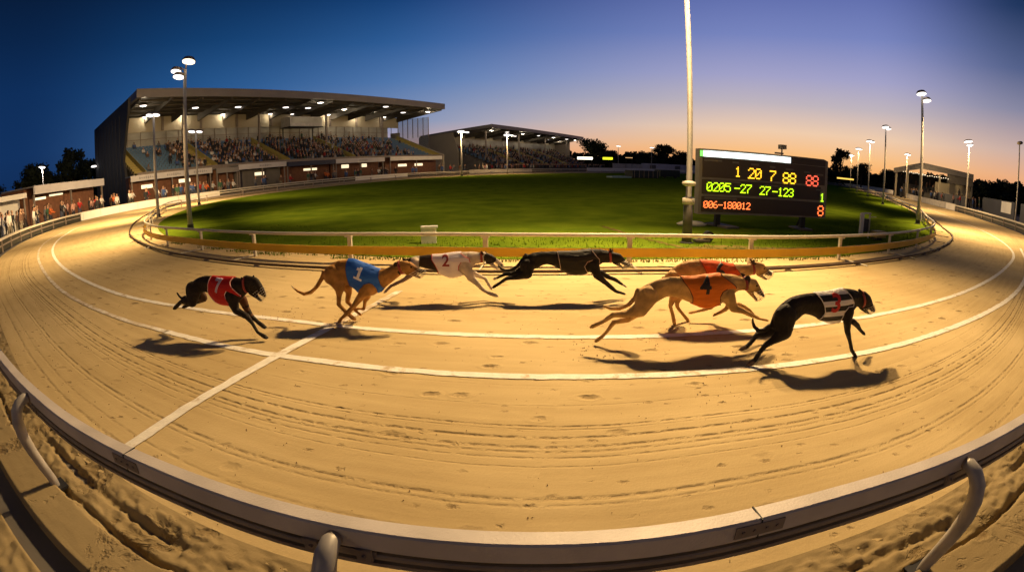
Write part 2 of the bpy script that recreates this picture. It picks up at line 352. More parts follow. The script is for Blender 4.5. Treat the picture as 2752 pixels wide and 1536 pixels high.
# painted lines on the sand
def strip(name, P, w, z=.006, rough=.012):
    P = catmull([Vector(p) for p in P], False, .06); mb = MB(); V = []
    for i, p in enumerate(P):
        t = (P[min(i + 1, len(P) - 1)] - P[max(i - 1, 0)]).normalized(); q = Vector((-t.y, t.x))
        for s in (-1, 1):
            e = w / 2 * (1 + .0) + rough * mn.noise(Vector((p.x * 6, p.y * 6, s * 4.0))) + rough * .6 * mn.noise(Vector((p.x * 23, p.y * 23, s * 9.0)))
            a = p + q * s * e; V.append((a.x, a.y, z))
    mb.add(V, [(2 * i, 2 * i + 2, 2 * i + 3, 2 * i + 1) for i in range(len(P) - 1)])
    return tag(mb.build(name, PAINT, fix=False), kind='structure')
strip('lane_line', [(-27.5, 32), (-27, 24), (-23, 18.6), (-18.24, 14.0), (-12.36, 9.75), (-7.0, 6.81), (-4.46, 5.95), (-2.94, 5.57), (-1.77, 5.28), (0, 5.01), (1.77, 4.95), (4.09, 5.2), (7.85, 6.25), (13.36, 8.75), (18.6, 11.9), (24.5, 17.4), (31, 25.5), (39, 36)], .105)
strip('lane_line', [(-25.5, 20.5), (-21.5, 16), (-16.97, 12.2), (-9.27, 7.15), (-5.71, 5.45), (-4.33, 4.96)], .09, .007).data.materials[0] = FADED
strip('lane_line', [(-4.36, 4.97), (-2.94, 4.51), (-1.88, 4.27), (-1.04, 4.11), (0, 3.98), (1.45, 3.93), (2.75, 4.0), (4.8, 4.35), (9.48, 5.95), (15, 8.9), (21, 13)], .105, .007)
strip('finish_line', [(-2.83, 2.3), (-2.67, 3.22), (-2.39, 4.3), (-2.11, 5.26)], .12, .010)
strip('finish_line', [(-2.11, 5.262), (-1.84, 6.17), (-1.63, 6.95)], .11, .010).data.materials[0] = FADED

# ------------------------------------------------------------------ near outer rail and the fences round the track
def nearest(C, p): return min(range(len(C)), key=lambda i: (C[i] - Vector(p)).length)
def arc(C, a, b):  # indices from nearest a to nearest b going forward
    i, j = nearest(C, a), nearest(C, b); n = len(C)
    return [C[(i + k) % n] for k in range(((j - i) % n) + 1)]
def frame_at(C, s, start):  # point and outward normal at arc length s from nearest start
    i = nearest(C, start); n = len(C); d = 0; step = 1 if s >= 0 else -1
    while d < abs(s): d += (C[(i + step) % n] - C[i % n]).length; i += step
    t = (C[(i + 1) % n] - C[(i - 1) % n]).normalized(); return C[i % n], Vector((t.y, -t.x))
seg_near = arc(OUT, (-10.5, 5.7), (11.5, 5.6))
cur = catmull([p for p in seg_near[::2]], False, .12)
cur = [p + Vector(((cur[min(i + 1, len(cur) - 1)] - cur[max(i - 1, 0)]).normalized().y, -(cur[min(i + 1, len(cur) - 1)] - cur[max(i - 1, 0)]).normalized().x)) * .04 for i, p in enumerate(cur)]
rail = empty('trackside_rail', (0, 1.22, 0), label='long pale aluminium rail curving across the foreground right in front of the viewer', cat='rail')
def back(o, e): o.matrix_parent_inverse = Matrix.Translation(-Vector(e.location)); return o
def bow(pts, o, z): return [(p[0] + 0, p[1] + 0) for p in pts]
m = MB(); m.sweep([(p.x, p.y) for p in cur], [(-.036, .70), (.028, .704), (.036, .697), (.037, .628), (.033, .621), (-.036, .621)]); back(m.build('top_beam', MT['alu'], rail), rail)
m = MB(); m.sweep([(p.x, p.y) for p in cur], [(-.02, .620), (.014, .620), (.014, .603), (-.02, .603)]); back(m.build('groove_strip', MT['dark'], rail), rail)
m = MB(); m.sweep([(p.x, p.y) for p in cur], [(-.025, .602), (.030, .602), (.034, .596), (.034, .582), (-.025, .580)]); back(m.build('flange', MT['alu_dark'], rail), rail)
m = MB(); m.sweep([(p.x, p.y) for p in cur], [(-.015, .579), (.006, .579), (.006, .556), (-.015, .556)]); back(m.build('lower_groove', MT['dark'], rail), rail)
m = MB(); m.sweep([(p.x, p.y) for p in cur], [(-.02, .555), (.026, .555), (.026, .538), (-.02, .538)]); back(m.build('bottom_flange', MT['alu_dark'], rail), rail)
for px_ in (-6.9, -4.25, -1.75, .78, 3.35, 6.1):
    i_ = min(range(len(cur)), key=lambda i: abs(cur[i].x - px_)); p = cur[i_]; t_ = (cur[i_ + 1] - cur[i_ - 1]).normalized(); a_ = math.atan2(t_.y, t_.x); nn = Vector((t_.y, -t_.x))
    m = MB(); m.box((p.x, p.y, .6625), (.005, .0775, .0845), a_); back(m.build('joint_gap', MT['dark'], rail), rail)
    m = MB(); m.box((p.x + nn.x * .0385, p.y + nn.y * .0385, .664), (.20, .006, .05), a_)
    for q in (-.07, -.025, .025, .07): c_ = p + t_ * q + nn * .040; m.tube([(c_.x, c_.y, .664), (c_.x + nn.x * .008, c_.y + nn.y * .008, .664)], .0065, 6)
    back(m.build('joint_plate', MT['alu_dark'], rail), rail)
for px_ in (-9.0, -5.6, -3.0, -.60, 2.06, 4.7, 7.6):
    i_ = min(range(len(cur)), key=lambda i: abs(cur[i].x - px_)); p = cur[i_]; t_ = (cur[i_ + 1] - cur[i_ - 1]).normalized(); nn = Vector((t_.y, -t_.x)); t = Vector((-nn.y, nn.x))
    def Q(o, z, a=0): o *= 1.15; return (p.x + nn.x * o + t.x * a, p.y + nn.y * o + t.y * a, z)
    m = MB(); m.tube([Q(.03, .655), Q(.06, .662), Q(.10, .645), Q(.135, .60), Q(.15, .53), Q(.148, .44), Q(.13, .33), Q(.10, .2), Q(.07, .08), Q(.06, -.03)], [.028, .034, .039, .043, .044, .042, .039, .036, .034, .034], 14)
    o = back(m.build('post', MT.setdefault('post_grey', mat('galvanised_tube', (.46, .43, .40), .5, .15, .3, 9)), rail, True), rail)
    m = MB(); m.tube([Q(.02, .655), Q(.05, .660)], .031, 12); m.box(Q(.034, .600, .10), (.055, .014, .05), math.atan2(t.y, t.x)); m.box(Q(.034, .600, -.10), (.055, .014, .05), math.atan2(t.y, t.x)); m.box(Q(.026, .600), (.28, .008, .03), math.atan2(t.y, t.x))
    for a in (-.10, .10): m.tube([Q(.038, .600, a), Q(.050, .600, a)], .008, 6)
    back(m.build('bracket', MT['alu_dark'], rail), rail)
    m = MB(); m.box(Q(.06, .012), (.16, .14, .02), math.atan2(t.y, t.x)); back(m.build('foot_plate', MT['dark'], rail), rail)

def fence(name, a, b, label, cat, style, h=.65, every=2.5, group=None):
    P = arc(OUT, a, b); c0 = P[0]
    e = empty(name, (c0.x, c0.y, 0), label=label, cat=cat, group=group)
    pts = [(p.x, p.y) for p in P]
    if style in ('open', 'low'):
        m = MB(); m.sweep(pts, [(-.05, h), (.06, h), (.07, h - .02), (.06, h - .11), (-.05, h - .11)]); back(m.build('top_rail', MT['rail_white'], e), e)
        m = MB(); m.sweep(pts, [(.0, h * .52), (.03, h * .52), (.03, h * .42), (0, h * .42)]); back(m.build('mid_rail', MT['alu_dark'], e), e)
        m = MB(); m.sweep(pts, [(.05, h - .14), (.07, h - .14), (.07, .03), (.05, .03)]); back(m.build('backing_board', mat('olive_hoarding', (.035, .034, .022), .8, 0, .4, .9), e), e)
        d = 0
        for i in range(1, len(P)):
            d += (P[i] - P[i - 1]).length
            if d > every:
                d = 0; m = MB(); t = P[i] - P[i - 1]; m.box((P[i].x, P[i].y, (h - .1) / 2), (.06, .07, h - .12), math.atan2(t.y, t.x)); back(m.build('post', MT['alu_dark'], e), e)
    else:
        mt_ = MT['white'] if style == 'white' else MT['white_dirty']
        m = MB(); m.sweep(pts, [(-.03, h + .02), (.05, h + .02), (.05, .01), (-.03, .01)]); back(m.build('board', mt_, e), e)
        m = MB(); m.sweep(pts, [(-.05, h + .05), (.08, h + .05), (.08, h + .022), (-.05, h + .022)]); back(m.build('capping', MT['rail_white'], e), e)
        d = 0; m = MB()
        for i in range(1, len(P)):
            d += (P[i] - P[i - 1]).length
            if d > 2.4:
                d = 0; t = P[i] - P[i - 1]; m.box((P[i].x, P[i].y, h / 2 + .01), (.02, .066, h - .02), math.atan2(t.y, t.x))
        if m.v: back(m.build('joint_strips', MT['alu_dark'], e), e)
    return e
# outer fences in order round the track
fence('track_fence', (-32.7, 28.7), (-11.5, 6.3), 'white topped rail over dark boarding at the far left edge, curving out of the picture', 'fence', 'open')
fence('track_wall', (-28.3, 45), (-32.7, 28.7), 'solid cream white wall round the left bend below the standing spectators', 'wall', 'white', .62)
fence('track_fence', (-20.5, 66), (-28.3, 45), 'white topped rail over dark boarding, right of the solid white wall', 'fence', 'open', every=3)
fence('track_wall', (-15.5, 75), (-20.5, 66), 'short cream white wall panel before the far end of the main grandstand', 'wall', 'white', .62)
fence('track_fence', (-7, 82.8), (-15.5, 75), 'white topped rail over dark boarding between the two grandstands', 'fence', 'open', every=3)
fence('track_wall', (4, 93.5), (-7, 82.8), 'scuffed white boards with a red band in front of the far grandstand', 'wall', 'white_dirty', .75)
fence('track_fence', (16, 107), (4, 93.5), 'white topped rail with advertising boards at the right end of the far grandstand', 'fence', 'open', .75, every=3)
fence('track_wall', (60, 143), (16, 107), 'long cream wall along the far bend behind the grass', 'wall', 'white', .85)
fence('track_wall', (62, 62), (60, 143), 'low pale wall along the far right straight behind the scoreboard', 'wall', 'white', .7)
fence('track_wall', (47.6, 40.8), (62, 62), 'scuffed pale boards along the right straight beyond the single bright panel', 'wall', 'white_dirty', .66)
fence('track_wall', (45.2, 37.6), (47.6, 40.8), 'single bright white panel in the fence on the right straight', 'wall', 'white', .66)
fence('track_fence', (12.5, 6.3), (45.2, 37.6), 'white topped rail over olive boarding sweeping out of the right edge', 'fence', 'open', every=3)

# ------------------------------------------------------------------ inner rail
ir = empty('inner_rail', (0, 8.68, 0), label='low infield rail with a pale tube on top and a yellow kick board', cat='rail')
tp = [(p.x, p.y, .55) for p in TUBE]
m = MB(); m.tube(tp, .034, 8, closed=True); back(m.build('top_tube', MT['rail_white'], ir, True), ir)
yb = arc(TUBE, (-15.6, 17.6), (20.5, 19.2)); db = arc(TUBE, (20.5, 19.2), (-15.6, 17.6))
m = MB(); m.sweep([(p.x, p.y) for p in yb], [(.05, .325), (.078, .325), (.078, .165), (.05, .165)]); back(m.build('kick_board', MT['yellow'], ir), ir)
m = MB(); m.sweep([(p.x, p.y) for p in db], [(.05, .325), (.078, .325), (.078, .20), (.05, .20)]); back(m.build('kick_board', MT['alu_dark'], ir), ir)
d = 0; P = TUBE; cnt = 0; i0 = nearest(TUBE, (-3.78, 9.3)); acc = 2.4
POSTS = []
for k in range(len(P)):
    a = P[(i0 + k) % len(P)]; b = P[(i0 + k + 1) % len(P)]
    if acc >= (2.45 if a.y < 26 else 4.6) and cnt < 98:
        t = (b - a).normalized(); POSTS.append((a, t)); acc = 0; cnt += 1
    acc += (b - a).length
for a, t in POSTS:
    nn = Vector((t.y, -t.x)); r = math.atan2(t.y, t.x); m = MB()
    A = a - nn * .07
    m.box((A.x, A.y, .25), (.085, .05, .52), r); m.box((a.x - nn.x * .04, a.y - nn.y * .04, .505), (.14, .09, .035), r); m.box((a.x, a.y, .25), (.06, .10, .05), r)
    m.tube([(A.x, A.y, .04), (a.x + nn.x * .75, a.y + nn.y * .75, .03)], .013, 5)
    back(m.build('post', MT['rail_white'] if a.y < 26 else MT['alu_dark'], ir), ir)
lr = empty('lure_rail', (0, 7.98, 0), label='thin dark lure rail lying on the sand just outside the yellow kick board', cat='rail')
m = MB(); m.sweep([(p.x, p.y) for p in LURE], [(-.035, .075), (.03, .075), (.03, .035), (-.035, .035)], closed=True); back(m.build('running_rail', mat('rusty_rail', (.10, .065, .04), .8, .2, .3, 3), lr), lr)
n0_ = nearest(LURE, (-14, 15)); k = 0
for k in range(90):
    p = LURE[(n0_ + k * (5 if k < 60 else 7)) % len(LURE)]; m = MB(); m.box((p.x, p.y, .018), (.10, .10, .035)); back(m.build('rail_chair', MT['alu_dark'], lr), lr)

# ------------------------------------------------------------------ floodlight masts
def disc_head(name, P, r, mt_, parent, tilt=(0, 0)):
    q = empty('lamp_head') if False else None
    T = Matrix.Translation(P) @ Matrix.Rotation(tilt[0], 4, 'X') @ Matrix.Rotation(tilt[1], 4, 'Y')
    m = MB(); m.lathe([(r * .35, .16), (r * .8, .12), (r * 1.02, .03), (r * 1.02, -.02)], n=14, mt=T); h = m.build('lamp_housing', MT['alu_dark'], parent, True)
    m = MB(); m.lathe([(r * .97, -.021), (r * .97, -.045), (r * .6, -.09), (r * .2, -.10)], n=14, mt=T); l = m.build('lens', mt_, h, True)
    return h
def plight(name, P, W, col, parent, r=.12, aim=None, cone=128):
    l = bpy.data.lights.new(name, 'SPOT' if aim is not None else 'POINT'); l.energy = W; l.color = col; l.shadow_soft_size = r
    if aim is not None: l.spot_size = R(cone); l.spot_blend = 1.0
    o = bpy.data.objects.new(name, l); COL.objects.link(o); o.location = P; o.parent = parent
    if aim is not None: o.rotation_euler = (Vector(aim) - parent.location - Vector(P)).to_track_quat('-Z', 'Y').to_euler()
    return o
WARM = (1.0, .67, .31); COOL = (1.0, .86, .74)
def mast(x, y, h, heads, label, r=.09, lights=(), aim=None, cone=128, group='floodlight masts round the track', ring=False, lower=0):
    e = empty('floodlight_mast', (x, y, 0), label=label, cat='light mast', group=group)
    m = MB()
    if lower: m.tube([(0, 0, -.05), (0, 0, lower), (0, 0, lower + .03), (0, 0, h)], [r * 1.75, r * 1.6, r, r * .8], 14)
    else: m.tube([(0, 0, -.05), (0, 0, h * .2), (0, 0, h)], [r * 1.25, r * 1.1, r * .75], 12)
    m.build('pole', MT.setdefault('steel_dark', mat('dull_pole', (.13, .12, .11), .6, .1, .25, 3)) if lower else MT['steel'], e, True)
    m = MB(); m.lathe([(r * 2.4, 0), (r * 2.4, .03), (r * 1.6, .05), (r * 1.5, .22)], n=12); m.build('base', MT['dark'], e)
    if lower:
        m = MB(); m.lathe([(r * 1.9, lower - .12), (r * 2.1, lower - .1), (r * 2.1, lower + .02), (r * 1.3, lower + .05)], n=16); m.build('collar', MT['rail_white'], e, True)
        m = MB(); m.lathe([(r * 1.3, lower + .30), (r * 2.3, lower + .33), (r * 2.3, lower + .40), (r * 1.1, lower + .43)], n=16); m.build('collar', MT['rail_white'], e, True)
    m = MB()
    for hx, hz, hr, mm in heads: m.tube([(0, 0, min(h - .05, hz + h)), (hx * .5, 0, h + hz + .10), (hx, 0, h + hz + .12)], .03, 6)
    if heads: m.build('cross_arm', MT['alu_dark'], e)
    for hx, hz, hr, mm in heads: disc_head('head', (hx, -.05, h + hz), hr, MT[mm], e, (R(-14), 0))
    for lx, lz, W, c in lights: plight('flood', (lx, -.1, h + lz), W, c, e, .26, aim, cone)
    return e
MA = mast(4.13, 11.25, 7.9, [(-.95, 0, .26, 'lampwarm'), (.95, 0, .26, 'lampwarm')], 'tall thick mast left of the scoreboard, its lamps above the picture', .070, [(-.95, -.22, 8800, WARM), (.95, -.22, 3300, WARM)], (1.0, 5.8, 0), 132, lower=1.05)
plight('flood', (-.95, .7, 7.6), 2400, WARM, MA, .17, (-1, 24, 0), 125)  # extra spot without a lamp head, added to brighten the infield grass
MBm = mast(-12.19, 16.37, 6.15, [(-.42, .02, .22, 'lamp'), (-.28, -.22, .24, 'lamp'), (.20, .30, .27, 'lampwarm')], 'tallest mast on the left with one orange glowing lamp above two white ones', .085, [(-.8, -.35, 8000, WARM)], (-18.5, 12.5, 0), 150)
plight('flood', (.5, .6, 5.9), 3600, WARM, MBm, .17, (-1, 27, 0), 130)  # added spot, no head of its own, lifts the left infield
mast(-20.35, 24.1, 6.0, [(-.25, 0, .26, 'lamp'), (.25, -.05, .24, 'lamp')], 'mast with a white lamp cluster just left of the tallest left mast', .085, [(-.7, -.35, 10500, WARM)], (-28, 24.5, 0), 146)
MD_ = mast(-23.8, 33.4, 5.7, [(-.35, 0, .3, 'lamp'), (.4, -.1, .26, 'lamp')], 'short looking mast just right of the tallest left mast, in front of the seats', .075, [(-.7, -.35, 9500, WARM)], (-31, 39, 0), 146)
plight('flood', (.7, .3, 5.4), 4500, WARM, MD_, .17, (-6, 46, 0), 130)  # headless spot added to light the far left infield
ME_ = mast(20.2, 19.3, 6.45, [(-.1, .1, .28, 'lamp'), (.30, -.18, .26, 'lamp')], 'tall mast with bright white lamps in front of the small stand on the right', .085, [(.65, -.45, 10500, WARM)], (24.5, 13.5, 0), 150)
plight('flood', (-.7, .3, 6.1), 4200, WARM, ME_, .17, (9, 34, 0), 130)  # headless spot added to light the infield on the right
mast(31.9, 35.2, 6.7, [(-.1, 0, .34, 'lamp'), (.3, -.1, .26, 'lamp')], 'slim mast between scoreboard and the tall right mast, white lamp', .08, [(.65, -.45, 8500, WARM)], (38, 31, 0), 146)
for x, y, h, l in ((42.6, 50, 6.7, 'second slim mast right of the scoreboard'), (52.7, 64.7, 6.7, 'far mast close above the dark trees right of the scoreboard'), (66.6, 84.1, 6.7, 'farthest tiny mast right of the scoreboard, leftmost of its row'), (59.4, 60.1, 6.7, 'small lamp mast beyond the track behind the small stand'), (28.5, 133, 6.7, 'left one of two small far masts between grandstand and scoreboard'), (38.4, 135.1, 6.7, 'right one of two small far masts between grandstand and scoreboard')):
    mast(x, y, h, [(-.2, 0, .4, 'lamp'), (.4, -.05, .3, 'lamp')], l, .08, [(0, -.3, 3500, WARM)] if y < 90 else [], (x + 5, y - 6, 0), 140)
mast(-7.3, 74.5, 6.6, [(0, 0, .6, 'lamp'), (.9, -.1, .3, 'lamp')], 'left one of two lamp masts in front of the far grandstand', .11, [(0, -.4, 2200, WARM)])
mast(-.65, 85.5, 6.6, [(0, 0, .6, 'lamp'), (.9, -.1, .3, 'lamp')], 'right one of two lamp masts in front of the far grandstand', .11, [(0, -.4, 2200, WARM)])
mast(44.5, 35.3, 7.1, [(-.2, 0, .5, 'lamp'), (.1, -.3, .4, 'lamp')], 'bright lamp mast outside the track at the right end of the small stand', .09, [(0, -.4, 2200, WARM)])
mast(42, 27, 6.9, [(0, 0, .3, 'steel')], 'unlit mast at the extreme right edge', .07)
mast(-61.8, 46.8, 6.7, [(0, 0, .55, 'lamp')], 'lone white yard light above the dark trees at the far left', .08, [(0, -.4, 500, COOL)])

mast(-13, -8, 7.9, [(-.9, 0, .30, 'lampwarm'), (.9, 0, .30, 'lampwarm')], 'added fill light mast, unseen behind the viewer on the left', .09, [(0, -.3, 1000, WARM)], (-3, 7, 0), 120)  # unseen mast, added as weak front fill for kick board and near rail
mast(15, -8, 7.9, [(-.9, 0, .30, 'lampwarm'), (.9, 0, .30, 'lampwarm')], 'added fill light mast, unseen behind the viewer on the right', .09, [(0, -.3, 1000, WARM)], (4, 8, 0), 120)  # second unseen mast added for front fill, from the right
# ------------------------------------------------------------------ text helper
def text_mesh(s, size, depth=0.0, sub=0, italic=0):
    c = bpy.data.curves.new('t', 'FONT'); c.body = s; c.size = size; c.align_x = 'CENTER'; c.align_y = 'CENTER'; c.extrude = depth; c.shear = italic; c.offset = size * .022; c.resolution_u = 6
    o = bpy.data.objects.new('t', c); me = bpy.data.meshes.new_from_object(o); bpy.data.objects.remove(o); bpy.data.curves.remove(c)
    if sub:
        bm = bmesh.new(); bm.from_mesh(me); bmesh.ops.triangulate(bm, faces=bm.faces)
        for _ in range(sub):
            le = [e for e in bm.edges if e.calc_length() > size * .07]
            if le: bmesh.ops.subdivide_edges(bm, edges=le, cuts=1); bmesh.ops.triangulate(bm, faces=[f for f in bm.faces if len(f.verts) > 3])
        bm.to_mesh(me); bm.free()
    return me
# ------------------------------------------------------------------ scoreboard (faces the near straight)
sb = empty('scoreboard', (5.6, 14.4, 0), label='electronic scoreboard with glowing yellow, green and red characters on the infield', cat='scoreboard')
MT['sbframe'] = mat('scoreboard_frame', (.34, .29, .24), .6, .2, .2, 3); MT['sbpanel'] = mat('scoreboard_panel', (.075, .052, .038), .45)
def em(name, c, s): return mat(name, (.02, .02, .02), .5, emit=c, estr=s)
W0, W1, Z0, Z1 = 0, 4.78, .40, 2.38
m = MB(); m.prism([(W0, 0, Z0), (W1, 0, Z0 + .04), (W1, 0, Z1 - .06), (W0 + 4.6, 0, Z1), (W0, 0, Z1)], [(W0, .34, Z0), (W1, .34, Z0 + .04), (W1, .34, Z1 - .06), (W0 + 4.6, .34, Z1), (W0, .34, Z1)]); m.build('cabinet', MT['sbframe'], sb)
for (x0, x1, z0, z1) in ((.10, 4.66, 1.52, 2.12), (.10, 4.5, 1.02, 1.46), (.10, 4.66, .48, .95), (3.25, 4.66, 2.14, 2.34)):
    m = MB(); m.box(((x0 + x1) / 2, -.008, (z0 + z1) / 2), (x1 - x0, .016, z1 - z0)); m.build('screen', MT['sbpanel'], sb)
m = MB(); m.box((1.68, -.012, 2.235), (3.1, .024, .17)); m.build('light_bar', em('white_light_bar', (.85, 1, 1), 3.2), sb)
m = MB(); m.box((.075, -.013, 2.235), (.10, .026, .17)); m.build('green_lamp', em('green_light', (.25, 1, .15), 1.6), sb)
F57 = {'0': '0E11131519110E', '1': '040C040404040E', '2': '0E11010204081F', '3': '0E11010601110E', '4': '02060A121F0202', '5': '1F101E0101110E', '6': '0608101E11110E', '7': '1F010204080808', '8': '0E11110E11110E', '9': '0E11110F01020C', '-': '0000001F000000'}
for s_, x, z, h, c, e in (('1', 1.30, 1.74, .32, (1, .50, .02), 4.5), ('20', 1.90, 1.72, .34, (1, .50, .02), 4.5), ('7', 2.56, 1.69, .34, (1, .50, .02), 4.5), ('88', 3.2, 1.66, .36, (1, .55, .02), 4.5), ('88', 4.12, 1.64, .36, (1, .12, .06), 3),
                          ('0205', .66, 1.24, .28, (.55, 1, .01), 4), ('-27', 1.50, 1.23, .28, (.55, 1, .01), 4), ('27', 2.30, 1.21, .28, (.55, 1, .01), 4), ('-123', 2.98, 1.20, .28, (.55, 1, .01), 4), ('1', 4.58, 1.12, .28, (.5, 1, .02), 3.5),
                          ('006-180012', .98, .70, .22, (1, .18, .04), 5), ('8', 4.54, .68, .36, (1, .17, .04), 4)):
    cw = h * .74; m = MB(); x0_ = x - cw * len(s_) / 2; p_ = h / 7
    for i, ch in enumerate(s_):
        for r_ in range(7):
            bits = int(F57[ch][r_ * 2:r_ * 2 + 2], 16)
            for c_ in range(5):
                if bits >> (4 - c_) & 1: m.box((x0_ + i * cw + (c_ + .7) * p_, -.024, z + h / 2 - (r_ + .5) * p_), (p_ * .72, .014, p_ * .72))
    o = m.build('led_digits', em('led', c, e * .7), sb); o['kind'] = 'stuff'
MT['sblabel'] = mat('faded_lettering', (.20, .17, .15), .7)
for x, z, wd in ((.45, 2.04, .6), (1.22, 2.02, .22), (1.9, 2.0, .28), (2.55, 1.97, .2), (3.2, 1.94, .3), (3.9, 1.9, .22), (4.4, 1.86, .35), (.9, 1.42, 1.0), (2.7, 1.38, .9), (.75, .90, 1.1), (4.45, 1.36, .3)):
    m = MB(); m.box((x, -.020, z), (wd, .008, .055)); m.build('caption_strip', MT['sblabel'], sb)
for x in (.75, 3.95):
    m = MB(); m.box((x, .2, .2), (.16, .16, .46)); m.tube([(x, .3, .38), (x + .25, .95, 0)], .04, 6); m.build('leg', MT['dark'], sb)
m = MB(); m.box((.95, .25, .03), (.5, 1.1, .08), .3); m.build('footing', MT['concrete'], sb); m = MB(); m.box((3.95, .25, .03), (.5, .8, .08)); m.build('footing', MT['concrete'], sb)
m = MB(); m.tube([(2.98, .15, Z1 - .02), (2.98, .15, Z1 + .2)], .03, 6); m.box((2.98, .12, Z1 + .26), (.2, .22, .14)); m.box((2.86, .12, Z1 + .05), (.3, .08, .05)); m.build('camera_head', MT['steel'], sb)

# ------------------------------------------------------------------ grandstands
def frame_empty(name, A, B, **k):
    a = math.atan2(B[1] - A[1], B[0] - A[0]); return empty(name, (A[0], A[1], 0), a, **k), math.hypot(B[0] - A[0], B[1] - A[1])
GS, GL = frame_empty('grandstand', (-40.9, 45.3), (-12.1, 92.2), label='large covered main grandstand with tiered seats full of people, on the left', cat='grandstand')
def stand(GS, L, ztop, fas, depth, zb, rows, w0, zr0, zr1, wb, lamps, lampz, aisle, left_wall, name2=''):
    k = (ztop - zb) / depth; so = ztop - fas
    m = MB(); m.prism([(0, 0, so), (0, 0, ztop), (0, depth, zb + .12), (0, depth, zb - .25)], [(L, 0, so), (L, 0, ztop), (L, depth, zb + .12), (L, depth, zb - .25)]); rf = m.build('roof', MT['roof'], GS)
    m = MB(); m.box((L / 2, -.06, ztop - fas / 2 + .02), (L + .1, .12, fas + .06)); m.build('fascia', MT['roof'], rf)
    nb = int(L / 4.2)
    for i in range(nb + 1):
        s = .5 + (L - 1) * i / nb
        def zs(w): return so - (so - (zb - .25)) * w / depth
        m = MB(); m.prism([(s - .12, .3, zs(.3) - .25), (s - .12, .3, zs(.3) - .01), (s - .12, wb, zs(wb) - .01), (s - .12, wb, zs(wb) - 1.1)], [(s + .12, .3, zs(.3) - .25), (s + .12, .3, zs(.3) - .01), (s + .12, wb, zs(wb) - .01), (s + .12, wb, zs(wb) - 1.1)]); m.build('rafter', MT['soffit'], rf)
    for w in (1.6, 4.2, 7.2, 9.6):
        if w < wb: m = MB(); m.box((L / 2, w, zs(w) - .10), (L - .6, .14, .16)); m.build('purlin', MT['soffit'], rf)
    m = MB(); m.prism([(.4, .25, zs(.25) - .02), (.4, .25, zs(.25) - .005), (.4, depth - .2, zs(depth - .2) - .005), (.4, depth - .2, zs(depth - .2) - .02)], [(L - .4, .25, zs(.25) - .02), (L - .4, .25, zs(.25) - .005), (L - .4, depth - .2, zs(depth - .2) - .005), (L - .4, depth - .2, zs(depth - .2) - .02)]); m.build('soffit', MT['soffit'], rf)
    for i, (s, w) in enumerate(lamps):
        z = min(lampz, zs(w) - .32)
        m = MB(); m.lathe([(.28, .16), (.50, .06), (.50, .02)], c=(s, w, z), n=12); h = m.build('roof_lamp', MT['alu_dark'], GS)
        m = MB(); m.lathe([(.46, .018), (.44, -.04), (.2, -.09)], c=(s, w, z), n=12); m.build('lens', MT['rooflamp'], h)
        if i % 2 == 0 or w > 9: plight('lamp_light', (s, w, z - .3), 150 if w < 9 else 90, (1, .82, .55), h, .2)
    # terrace
    rs = (wb - w0) / rows; rz = (zr1 - zr0) / rows; m = MB(); A = [(0, w0, 0)]
    for r in range(rows): A += [(0, w0 + r * rs, zr0 + r * rz), (0, w0 + (r + 1) * rs, zr0 + r * rz)]
    A += [(0, wb, 0)]; m.prism(A, [(L, a[1], a[2]) for a in A]); m.build('terrace', MT['concrete'], GS)
    for r in range(rows):
        m = MB(); s = .6
        while s < L - .6:
            if m.v and any(abs(s - a) <= .8 for a in aisle): m.build('seat_row', MT['seat_blue'], GS); m = MB()
            if all(abs(s - a) > .8 for a in aisle):
                m.box((s, w0 + (r + .55) * rs, zr0 + r * rz + .36), (.42, .36, .05)); m.box((s, w0 + (r + .78) * rs, zr0 + r * rz + .52), (.42, .05, .36))
            s += .52
        if m.v: m.build('seat_row', MT['seat_blue'], GS)
    for a in aisle:
        m = MB()
        for r in range(rows): m.box((a, w0 + (r + .5) * rs, zr0 + (r + .25) * rz + .05), (1.0, rs * .98, rz * .5 + .1))
        m.prism([(a + .52, w0, zr0 + .1), (a + .52, wb, zr1 + .1), (a + .52, wb, zr1 + .75), (a + .52, w0, zr0 + .75)], [(a + .58, w0, zr0 + .1), (a + .58, wb, zr1 + .1), (a + .58, wb, zr1 + .75), (a + .58, w0, zr0 + .75)])
        m.build('stair_aisle', MT['stair'], GS)
    return zs, rs, rz
lampsM = [(1.8, 3.2), (4.5, 11), (10.3, 11), (10, 5.6), (16.9, 11), (16.5, 5.4), (25.3, 10.9), (24.5, 5.3), (29.6, 10.9), (28.6, 5.3), (27.7, .9), (36.7, 10.7), (35.8, 5.2), (43.4, 10.8), (42.5, 5.1), (41, .9), (50.3, 10.7), (49.3, 4.9), (53.1, 2.3)]
zsM, rsM, rzM = stand(GS, GL, 12.95, .95, 20.6, 11.4, 13, .6, 3.0, 7.0, 11.6, lampsM, 20, (-.2 + .8, 10.2, 21.4, 33.5, 53.8), True)
m = MB(); m.box((GL / 2, 11.75, 3.6), (GL - .2, .25, 7.2)); m.build('back_wall', MT['beige'], GS)
m = MB(); m.box((GL / 2 - 1, 11.8, 8.3), (GL - 4, .12, 2.0)); gl = m.build('glazing_band', MT['glass'], GS)
m = MB()
for i in range(27): m.box((2 + i * 1.96, 11.68, 8.3), (.08, .1, 2.0))
m.box((GL / 2 - 1, 11.68, 8.3), (GL - 4, .08, .07)); m.build('mullions', MT['alu_dark'], gl)
m = MB(); m.box((GL / 2, 11.8, 10.3), (GL - .2, .3, 2.0)); m.build('upper_wall', MT['beige'], GS)
for i in range(9): m = MB(); m.box((1.2 + i * 6.1, 11.55, 10.3), (.35, .22, 1.9)); m.build('pier', MT['alu_dark'], GS)
pb = MB(); pb.box((29.5, 8.3, 9.6), (6.2, 2.6, 1.5)); pb = pb.build('press_box', MT['white_dirty'], GS)
